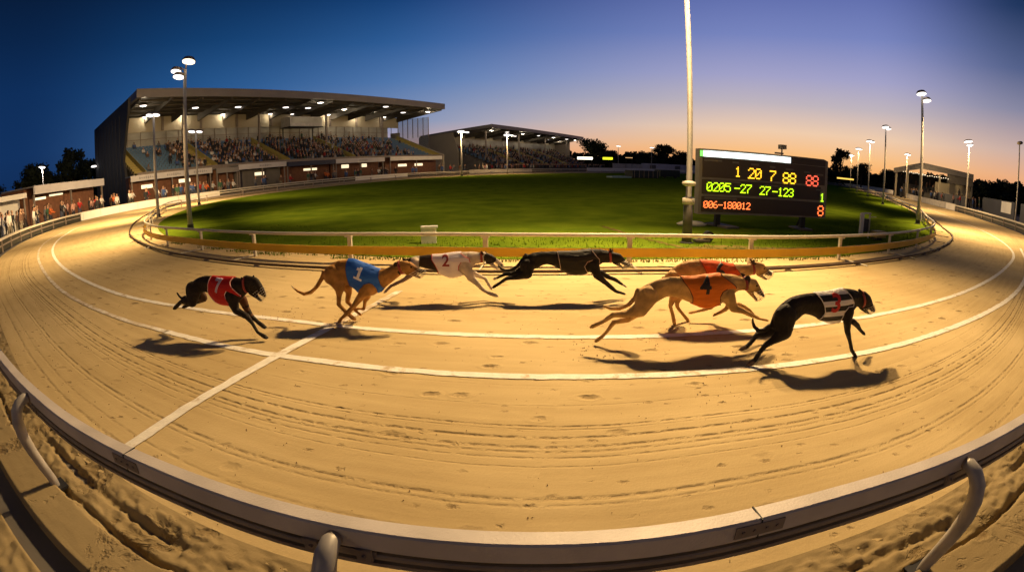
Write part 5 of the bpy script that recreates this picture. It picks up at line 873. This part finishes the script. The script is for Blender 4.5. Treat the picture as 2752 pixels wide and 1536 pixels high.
    tm = T.mesh(.011, 5, 'jacket'); nv = len(tm.vertices); co = np.empty(nv * 3, dtype=np.float32); tm.vertices.foreach_get('co', co); nn = np.empty(nv * 3, dtype=np.float32); tm.vertices.foreach_get('normal', nn)
    tm.vertices.foreach_set('co', co + nn * .009); tm.update()
    jo = bpy.data.objects.new('tmpj', tm); COL.objects.link(jo)
    pm = MB(); J = D['jack']; pm.prism([(x, -.3, z) for x, z in J], [(x, .3, z) for x, z in J]); pme = pm.mesh(); bm = bmesh.new(); bm.from_mesh(pme); bmesh.ops.recalc_face_normals(bm, faces=bm.faces); bm.to_mesh(pme); bm.free()
    po = bpy.data.objects.new('tmpp', pme); COL.objects.link(po)
    md = jo.modifiers.new('b', 'BOOLEAN'); md.operation = 'INTERSECT'; md.object = po; md.solver = 'EXACT'
    dg = bpy.context.evaluated_depsgraph_get(); dg.update(); jm = bpy.data.meshes.new_from_object(jo.evaluated_get(dg)); jm.name = 'racing_jacket'
    bpy.data.objects.remove(jo); bpy.data.objects.remove(po)
    jm.materials.clear(); jac = link('racing_jacket', jm, fabric('jacket_' + key, JC[key], key == 'three'), root, True)
    if key == 'three': pass
    # piping round the edge of the cut outline
    bvh = BVHTree.FromPolygons([v.co[:] for v in jm.vertices], [tuple(p.vertices) for p in jm.polygons])
    pipe = dict(red=(.75, .5, .5), white=(.45, .02, .03), black=(.45, .32, .26), four=(.08, .03, .015), blue=(.03, .06, .25), six=(.3, .04, .01), three=(.7, .65, .65))[key]
    pt = []; Jc = J + [J[0]]; segs = []
    for (x0, z0), (x1, z1) in zip(Jc[:-1], Jc[1:]):
        n_ = max(2, int(math.hypot(x1 - x0, z1 - z0) / .012))
        for i in range(n_):
            x = x0 + (x1 - x0) * i / n_; z = z0 + (z1 - z0) * i / n_; cx_, cz_ = np.mean([p[0] for p in J]), np.mean([p[1] for p in J])
            h_ = bvh.ray_cast(Vector((x + (cx_ - x) * .012, -.6, z + (cz_ - z) * .012)), Vector((0, 1, 0)))
            if h_[0] is not None and h_[0].y < -.01: pt.append((x, h_[0].y - .002, z))
            else:
                if len(pt) > 3: segs.append(pt)
                pt = []
    if len(pt) > 3: segs.append(pt)
    if segs:
        m = MB()
        for s_ in segs: m.tube(s_, .0042, 5)
        m.build('piping', mat('piping_' + key, pipe, .6), jac)
    if D['num'][0]:
        ch, nx, nz, ns, rot = D['num']; nz -= .03 if ch in '73' else .012
        if ch == '1':
            tme = bpy.data.meshes.new('one'); bm = bmesh.new()
            for x0, x1, y0, y1 in ((-.11, .11, -.5, .5), (-.36, .36, -.5, -.33), (-.30, -.10, .22, .40)):
                nx_, ny_ = max(2, int((x1 - x0) / .06)), max(2, int((y1 - y0) / .06)); vs = [[bm.verts.new(((x0 + (x1 - x0) * i / nx_) * ns, (y0 + (y1 - y0) * j / ny_) * ns, 0)) for j in range(ny_ + 1)] for i in range(nx_ + 1)]
                for i in range(nx_):
                    for j in range(ny_): bm.faces.new((vs[i][j], vs[i + 1][j], vs[i + 1][j + 1], vs[i][j + 1]))
            bm.to_mesh(tme); bm.free()
        else: tme = text_mesh(ch, ns * (1.3 if ch in '73' else 1.5), 0, 3)
        rm_ = Matrix.Rotation(R(rot), 3, 'Y') if False else None
        for v in tme.vertices:
            a, b = v.co.x, v.co.y; cr, sr = math.cos(R(rot)), math.sin(R(rot)); x = nx + a * cr - b * sr; z = nz + a * sr + b * cr
            h_ = bvh.ray_cast(Vector((x, -.6, z)), Vector((0, 1, 0))); y = h_[0].y - .004 if h_[0] is not None else -.1
            v.co = (x, y, z)
        no = link('number', tme, mat('number_' + key, NC[key], .6), jac); so_ = no.modifiers.new('s', 'SOLIDIFY'); so_.thickness = .003

# rough turf along the foot of the inner rail
tg = random.Random(5); m = MB()
tb = [p for p in TUBE if -11 < p.x < 17 and p.y < 15]
for i in range(15000):
    p = tb[tg.randrange(len(tb))]; d_ = CEN - p; d_.normalize(); q = p + d_ * (.30 + 4.0 * tg.random() ** 2.0) + Vector((tg.uniform(-.2, .2), tg.uniform(-.05, .05)))
    if mn.noise(Vector((q.x * .8, q.y * 2.2, 0))) < -.1 and (q - p).length < .5: continue
    h_ = tg.uniform(.03, .085); a = tg.uniform(0, 6.28); w_ = tg.uniform(.006, .014); lx, ly = tg.gauss(0, .02), tg.gauss(0, .02)
    m.add([(q.x - math.cos(a) * w_, q.y - math.sin(a) * w_, .0), (q.x + math.cos(a) * w_, q.y + math.sin(a) * w_, .0), (q.x + lx, q.y + ly, h_)], [(0, 1, 2)])
tag(m.build('grass_tufts', mat('long_grass', (.13, .19, .02), .9, 0, .5, 2, spec=.05), fix=False), kind='stuff')
# kicked up sand
m = MB(); rr = random.Random(4)
for cx, cy, n_ in ((1.35, 4.75, 24), (-1.95, 5.5, 90), (-3.1, 5.35, 30), (-2.75, 5.55, 40), (.7, 4.55, 26), (1.9, 5.2, 24), (-.9, 6.3, 30), (2.3, 4.15, 30), (-2.75, 4.9, 20), (.9, 4.3, 16), (1.7, 3.45, 18)):
    for i in range(n_):
        s = rr.uniform(.002, .009); x = cx + rr.gauss(0, .13); y = cy + rr.gauss(0, .1); z = abs(rr.gauss(0, .07)) * (i % 2) + s * .5
        m.add([(x + a * s * rr.uniform(.7, 1.3), y + b * s, z + c * s) for a, b, c in ((1, 0, -.4), (-.5, .9, -.4), (-.5, -.9, -.4), (0, 0, .9))], [(0, 1, 2), (0, 1, 3), (1, 2, 3), (2, 0, 3)])
for i in range(1500):
    th = rr.uniform(-9, 11); k_ = rr.random() ** .5; p, nn_ = OUT[0], None
    x = th; yb_ = float(np.interp(x, [q.x for q in near], [q.y for q in near])) if -12 < x < 13 else 2
    y = yb_ + rr.uniform(-1.6, 5.8); s = rr.uniform(.002, .007)
    m.add([(x + a * s * rr.uniform(.7, 1.5), y + b * s, .006 + c * s) for a, b, c in ((1, 0, -.4), (-.5, .9, -.4), (-.5, -.9, -.4), (0, 0, .9))], [(0, 1, 2), (0, 1, 3), (1, 2, 3), (2, 0, 3)])
tag(m.build('sand_clods', mat('damp_sand', (.33, .23, .12), .95), fix=False), kind='stuff')
# ------------------------------------------------------------------ spectators
SKIN = [(.42, .24, .16), (.50, .30, .20), (.20, .10, .06), (.46, .27, .18)]; HAIR = [(.02, .014, .01), (.10, .05, .02), (.25, .17, .08), (.22, .20, .19)]
TOPS = {'white': (.62, .60, .58), 'dark': (.018, .018, .022), 'red': (.42, .02, .02), 'pink': (.50, .27, .22), 'blue': (.05, .10, .28), 'grey': (.16, .16, .17), 'brown': (.13, .07, .045), 'orange': (.60, .14, .03), 'cream': (.50, .42, .32), 'green': (.04, .10, .06)}
def person_mesh(kind, top, seed):
    r = random.Random(seed); B = Blob(); sk = SKIN[seed % 4]; hc = HAIR[(seed // 2) % 4]; tp = TOPS[top]; tr = r.choice([(.02, .022, .035), (.05, .06, .10), (.03, .03, .03), (.20, .17, .12)])
    h = 1.0
    if kind == 'sit':
        hip = .46
        for s in (-1, 1):
            B.chain([(s * .09, 0, hip, .085), (s * .11, -.40, hip + .03, .065), (s * .11, -.42, .12, .05), (s * .11, -.52, .05, .045)], col=tr)
        zt = hip
    else:
        hip = .92; st = r.uniform(.06, .16)
        for s in (-1, 1):
            B.chain([(s * .085, 0, hip, .095), (s * (.09 + st * .3), -.02, .50, .065), (s * (.09 + st * .5), .02, .09, .045)], col=tr)
            B.chain([(s * (.09 + st * .5), .02, .05, .045), (s * (.10 + st * .5), -.13, .035, .038)], col=(.03, .025, .02))
        zt = hip
    lean = -.06 if kind != 'sit' else -.02
    for u in np.linspace(0, 1, 9):
        w_ = .145 + .045 * math.sin(u * 2.4) - .02 * (u > .9); B.ell((0, lean * u, zt + .02 + u * .48), (w_ + (.02 if u > .6 else 0), .105, .07), tp)
    B.chain([(0, lean, zt + .50, .06), (0, lean - .01, zt + .60, .052)], col=sk)
    B.ell((0, lean - .02, zt + .70), (.078, .095, .115), sk); B.ell((0, lean - .105, zt + .69), (.018, .022, .025), sk); B.ell((0, lean + .012, zt + .745), (.087, .098, .088), hc)
    if seed % 3 == 0: B.ell((0, lean + .05, zt + .64), (.07, .05, .11), hc)
    for s in (-1, 1):
        sh = (s * .19, lean, zt + .47)
        if kind == 'rail': pts = [(*sh, .052), (s * .24, lean - .10, zt + .22, .042), (s * .14, lean - .36, zt + .17, .034)]
        elif kind == 'phone' and s == 1: pts = [(*sh, .052), (s * .25, lean - .08, zt + .23, .042), (s * .08, lean - .26, zt + .46, .034)]
        elif kind == 'up' and s == -1: pts = [(*sh, .052), (s * .30, lean - .05, zt + .68, .042), (s * .26, lean - .08, zt + .95, .034)]
        elif kind == 'sit': pts = [(*sh, .052), (s * .23, lean - .04, zt + .22, .042), (s * .12, lean - .30, zt + .14, .034)]
        else: pts = [(*sh, .052), (s * .25, lean + .03, zt + .20, .042), (s * .24, lean - .06, zt - .06, .034)]
        B.chain(pts[:2] + [pts[2]], col=tp); B.ell(pts[2][:3], (.042, .045, .05), sk)
    me = B.mesh(.030, 2, 'person'); kd = KDTree(len(B.c))
    for i, (_, c) in enumerate(B.c): kd.insert(c, i)
    kd.balance()
    def f(co):
        out = np.empty((len(co), 3))
        for i, p in enumerate(co): out[i] = B.col[kd.find(p)[1]]
        return out
    paint(me, f); return me
kinds = [('stand', 'white'), ('rail', 'dark'), ('phone', 'pink'), ('stand', 'blue'), ('rail', 'red'), ('stand', 'dark'), ('up', 'cream'), ('rail', 'white'), ('phone', 'grey'), ('stand', 'brown'), ('rail', 'orange'), ('stand', 'green')]
PM = [(k, t, person_mesh(k, t, i)) for i, (k, t) in enumerate(kinds)]
SM = [('sit', t, person_mesh('sit', t, i + 20)) for i, t in enumerate(('dark', 'brown', 'grey', 'white', 'dark', 'dark', 'blue'))]
for _, _, me in PM + SM: me.materials.append(MT['person'])
POSE = {'stand': 'standing', 'rail': 'leaning', 'phone': 'phone-holding', 'up': 'waving', 'sit': 'seated'}
pr = random.Random(11); NP = 0
def person(x, y, z, face, tmpl, where, grp):
    global NP
    k, t, me = tmpl; o = bpy.data.objects.new('person', me); COL.objects.link(o); o.location = (x, y, z); s = pr.uniform(.95, 1.07); o.scale = (s, s, s); o.rotation_euler = (0, 0, face + pr.uniform(-.4, .4))
    tag(o, f'{POSE[k]} person in a {t} top, {where}', 'person', f'{POSE[k]} spectators in {t} tops, {where}'); NP += 1
# standing along the left fence and walls
def along(C, a, b, d0, d1, n, where, grp, tm=None):
    P = arc(C, a, b)
    for i in range(n):
        u = pr.random(); k_ = min(len(P) - 2, int(u * (len(P) - 1))); p = P[k_]; t = (P[k_ + 1] - p).normalized(); nn = Vector((t.y, -t.x)); q = p + nn * pr.uniform(d0, d1)
        person(q.x, q.y, -.02, math.atan2(-nn.y, -nn.x) + math.pi / 2, pr.choice(tm or PM), ('far part, ' if u < .33 else 'middle part, ' if u < .67 else 'near part, ') + where, grp)
along(OUT, (-31, 26), (-24, 16), .9, 4.5, 26, 'behind the rail at the far left', 'a')
along(OUT, (-31.9, 41.5), (-31, 26), .9, 4.6, 30, 'behind the solid white wall', 'b')
along(OUT, (-20.5, 66), (-31.9, 41.5), .9, 3.6, 34, 'behind the fence below the main grandstand', 'c')
along(OUT, (4, 93.5), (-20.5, 66), .9, 4.0, 32, 'behind the fence between the two grandstands', 'd')
along(OUT, (50, 43), (66, 67), 4, 13, 18, 'beside the small stand on the right', 'e')
# nearest seats of the main stand: individuals; the rest as one crowd
seats = []
for r in range(13):
    s = .8
    while s < 53:
        if all(abs(s - a) > .85 for a in (.6, 10.2, 21.4, 33.5, 53.8)):
            clump = .62 + .55 * mn.noise(Vector((s * .35, r * .5, 3))); dens = .12 if s < 7 else (.86 if s < 43 else .45 if s < 48 else .08)
            dens *= min(1.15, max(.25, clump + .25))
            if r > 10: dens *= .6
            if pr.random() < dens: seats.append((s + pr.uniform(-.08, .08), r))
        s += .52
seats.sort(key=lambda q: q[0] + q[1] * .8)
ga = GS.rotation_euler.z
nind = 0; rest = []
for s, r in seats:
    w_ = .6 + (r + .55) * rsM; z = 3.0 + r * rzM - .02
    if nind < 150:
        x, y = gp(s, w_); person(x, y, z, ga, pr.choice(SM) if pr.random() < .85 else PM[5], ('lower' if r < 4 else 'middle' if r < 8 else 'upper') + ' rows ' + ('left of the first yellow stairs' if s < 10.2 else 'between first and second yellow stairs' if s < 21.4 else 'right of the second yellow stairs'), 'f'); nind += 1
    else: rest.append((GS, s, w_, z))
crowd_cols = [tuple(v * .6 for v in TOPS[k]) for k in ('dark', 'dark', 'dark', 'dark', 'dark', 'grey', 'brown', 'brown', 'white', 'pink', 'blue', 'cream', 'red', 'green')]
CV = []; CF = []; CCl = []
def simple_person(x, y, z, ca, sa, stand_=False):
    tp = pr.choice(crowd_cols); sk = pr.choice(SKIN); hc = pr.choice(HAIR); zt = .9 if stand_ else .46
    def ring(cz, rx, ry, col, cy=0, n=7):
        for j in range(n):
            a = 2 * math.pi * j / n; lx, ly = rx * math.cos(a), ry * math.sin(a) + cy
            CV.append((x + lx * ca - ly * sa, y + lx * sa + ly * ca, z + cz)); CCl.append(col)
    b = len(CV)
    prof = [(.0 if not stand_ else .02, .13, .12, (.03, .03, .04)), (zt, .17, .13, (.03, .03, .04)), (zt + .05, .18, .13, tp), (zt + .40, .235, .12, tp), (zt + .52, .10, .08, tp), (zt + .55, .055, .055, sk), (zt + .60, .06, .07, sk), (zt + .70, .085, .095, sk), (zt + .78, .085, .095, hc), (zt + .84, .035, .04, hc)]
    for cz, rx, ry, col in prof: ring(cz, rx, ry, col, -.02)
    n = 7
    for i in range(len(prof) - 1):
        for j in range(n): CF.append((b + i * n + j, b + i * n + (j + 1) % n, b + (i + 1) * n + (j + 1) % n, b + (i + 1) * n + j))
    CF.append(tuple(b + (len(prof) - 1) * n + j for j in range(n)))
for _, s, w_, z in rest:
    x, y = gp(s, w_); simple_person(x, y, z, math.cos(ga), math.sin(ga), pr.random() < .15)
g2 = GS2.rotation_euler.z; c2_, s2_ = math.cos(g2), math.sin(g2)
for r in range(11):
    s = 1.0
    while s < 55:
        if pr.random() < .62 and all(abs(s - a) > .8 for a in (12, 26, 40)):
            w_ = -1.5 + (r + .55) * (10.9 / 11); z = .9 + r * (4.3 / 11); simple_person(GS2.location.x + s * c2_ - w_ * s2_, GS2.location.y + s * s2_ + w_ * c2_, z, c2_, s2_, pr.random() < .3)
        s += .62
for i in range(330):   # standing in front of the far stand
    s = pr.uniform(-8, 40); w_ = pr.uniform(-14, -2); x = GS2.location.x + s * c2_ - w_ * s2_; y = GS2.location.y + s * s2_ + w_ * c2_
    th = math.atan2(y - CEN.y, x - CEN.x)
    if math.hypot(x - CEN.x, y - CEN.y) > rout(th) + 1: simple_person(x, y, -.02, c2_, s2_, True)
g3 = GS3.rotation_euler.z
for i in range(46):
    s = pr.uniform(1, 13); k_ = pr.random(); w_ = pr.uniform(-5, 1.5) if k_ < .6 else 2 + int(pr.uniform(0, 5)) * .9; z = -.02 if w_ < 1.6 else .9 + (w_ - 2) / .9 * .35
    simple_person(GS3.location.x + s * math.cos(g3) - w_ * math.sin(g3), GS3.location.y + s * math.sin(g3) + w_ * math.cos(g3), z, math.cos(g3), math.sin(g3), True)
cm = bpy.data.meshes.new('crowd'); cm.from_pydata(CV, [], CF); cm.update(); a_ = cm.color_attributes.new('Col', 'FLOAT_COLOR', 'POINT'); a_.data.foreach_set('color', np.concatenate([np.array(CCl), np.ones((len(CCl), 1))], 1).astype(np.float32).ravel())
tag(link('crowd', cm, MT['person'], smooth=True), kind='stuff', label='far crowd filling the rest of both grandstands and the terraces before them')

# ------------------------------------------------------------------ trees
def tree_meshes(seed, h, wd, n=3200, tall=False):
    r = np.random.default_rng(seed); t = MB()
    t.tube([(0, 0, -.1), (.05, .02, h * .25), (-.04, .05, h * .5), (.03, 0, h * .78)], [h * .035, h * .027, h * .018, h * .006], 8)
    lobes = []
    for i in range(13 if not tall else 9):
        a = r.uniform(0, 6.28); rad = wd * .5 * r.uniform(.25, .72); z = h * r.uniform(.34, .86); k = 1 - abs(z / h - .55) * .7
        c = np.array([math.cos(a) * rad * k, math.sin(a) * rad * k, z]); lobes.append((c, wd * r.uniform(.15, .26), h * r.uniform(.08, .15)))
        t.tube([(0, 0, h * .3), tuple(c * np.array([.5, .5, .8])), tuple(c)], [h * .012, h * .008, h * .003], 5)
    V = []; F = []
    for i in range(n):
        c, rx, rz = lobes[r.integers(len(lobes))]; d = r.normal(size=3); d /= np.linalg.norm(d); q = c + d * np.array([rx, rx, rz]) * r.uniform(.35, 1.12); s = h * r.uniform(.018, .042)
        u = r.normal(size=3); u /= np.linalg.norm(u); v = np.cross(u, d + .01); v /= np.linalg.norm(v); b = len(V)
        V += [tuple(q + u * s), tuple(q + v * s * .6), tuple(q - u * s), tuple(q - v * s * .6)]; F.append((b, b + 1, b + 2, b + 3))
    me = bpy.data.meshes.new('crown'); me.from_pydata(V, [], F); me.update(); me.materials.append(MT['leaf']); tm = t.mesh('trunk'); tm.materials.append(MT['bark']); return tm, me
TT = [tree_meshes(1, 8, 8), tree_meshes(2, 8, 7), tree_meshes(3, 8, 10), tree_meshes(4, 8, 5, 2200, True)]
def tree(x, y, h, k, label, group='dark trees on the skyline'):
    h *= .93 if x < 0 else (.80 if y > 140 else .72); e = empty('tree', (x, y, -.05), pr.uniform(0, 6), label=label, cat='tree', group=group); s = h / 8
    tm, cm_ = TT[k]
    for nme, me in (('trunk', tm), ('crown', cm_)):
        o = bpy.data.objects.new(nme, me); COL.objects.link(o); o.parent = e
    e.scale = (s, s, s)
for x, y, h, k, l in ((-84, 62, 11.5, 0, 'large dark tree at the far left behind the low buildings'), (-78, 66.5, 12.2, 3, 'narrow upright dark tree left of the main grandstand'), (-74, 68, 10, 1, 'small dark tree close to the left wall of the main grandstand'), (-92, 55, 8.5, 2, 'broad low dark tree at the extreme left'), (-86, 72, 9, 2, 'low spreading tree behind the large left one'),
                      (26.5, 165, 14.5, 0, 'round topped dark tree right of the far grandstand'), (33, 168, 9, 1, 'low dark tree right of the round topped one'), (46, 168, 9.5, 2, 'broad dark tree left of the central mast'), (53, 170, 12.8, 1, 'taller dark tree just left of the central mast'), (60, 172, 10.5, 0, 'dark tree behind the central mast'),
                      (82, 108, 13.5, 3, 'tall dark tree just right of the scoreboard'), (86, 104, 10, 0, 'bushy dark tree beside the tall one right of the scoreboard'), (80, 116, 9, 2, 'low dark tree against the right edge of the scoreboard'), (96, 104, 8.6, 1, 'dark tree left of the small stand'), (100, 96, 8.2, 2, 'low dark tree behind the small stand'),
                      (90, 66, 8.5, 0, 'dark tree right of the small stand'), (94, 62, 9.5, 2, 'broad dark tree on the right skyline'), (98, 57, 10.5, 1, 'taller dark tree on the right skyline'), (98, 50, 9.5, 0, 'dark tree near the right edge'), (101, 46, 9.5, 2, 'dark tree at the extreme right edge'), (86, 72, 8, 1, 'low dark tree behind the right end of the small stand')):
    tree(x, y, h, k, l)
# far wood: a leafy mass closing the horizon
V = []; F = []; rw = np.random.default_rng(9)
for a0, a1, d0, h0 in ((-62, -44, 118, 6.2), (3, 33, 185, 7.2), (33, 47, 150, 5.6), (47, 66, 112, 6.4), (-22, 3, 215, 6.0)):
    n = int((a1 - a0) * 150)
    for i in range(n):
        a = R(rw.uniform(a0, a1)); d = d0 + rw.uniform(0, 9); hh = h0 * (.78 + .28 * mn.noise(Vector((math.degrees(a) * .55, d0, 0))) + .12 * mn.noise(Vector((math.degrees(a) * 2.1, d0, 5)))); z = hh * rw.uniform(0, 1) ** .7; q = np.array([math.sin(a) * d, math.cos(a) * d, z]); s = rw.uniform(.5, 1.2) * (1.2 - .75 * (z / hh) ** 3)
        u = rw.normal(size=3); u /= np.linalg.norm(u); v = rw.normal(size=3); v -= u * v.dot(u); v /= np.linalg.norm(v); b = len(V); V += [tuple(q + u * s), tuple(q + v * s), tuple(q - u * s), tuple(q - v * s)]; F.append((b, b + 1, b + 2, b + 3))
    # inner ridge added under the foliage to make the mass opaque
    k_ = 30
    for i in range(k_):
        t0, t1 = R(a0 + (a1 - a0) * i / k_), R(a0 + (a1 - a0) * (i + 1) / k_); b = len(V); H0 = h0 * .55
        for t_ in (t0, t1): V += [(math.sin(t_) * (d0 + 1), math.cos(t_) * (d0 + 1), 0), (math.sin(t_) * (d0 + 5), math.cos(t_) * (d0 + 5), H0), (math.sin(t_) * (d0 + 10), math.cos(t_) * (d0 + 10), 0)]
        F += [(b, b + 3, b + 4, b + 1), (b + 1, b + 4, b + 5, b + 2)]
fw = bpy.data.meshes.new('far_wood'); fw.from_pydata(V, [], F); fw.update(); tag(link('far_wood', fw, MT['leaf']), kind='stuff')
print('persons', NP, 'objects', len(bpy.data.objects))
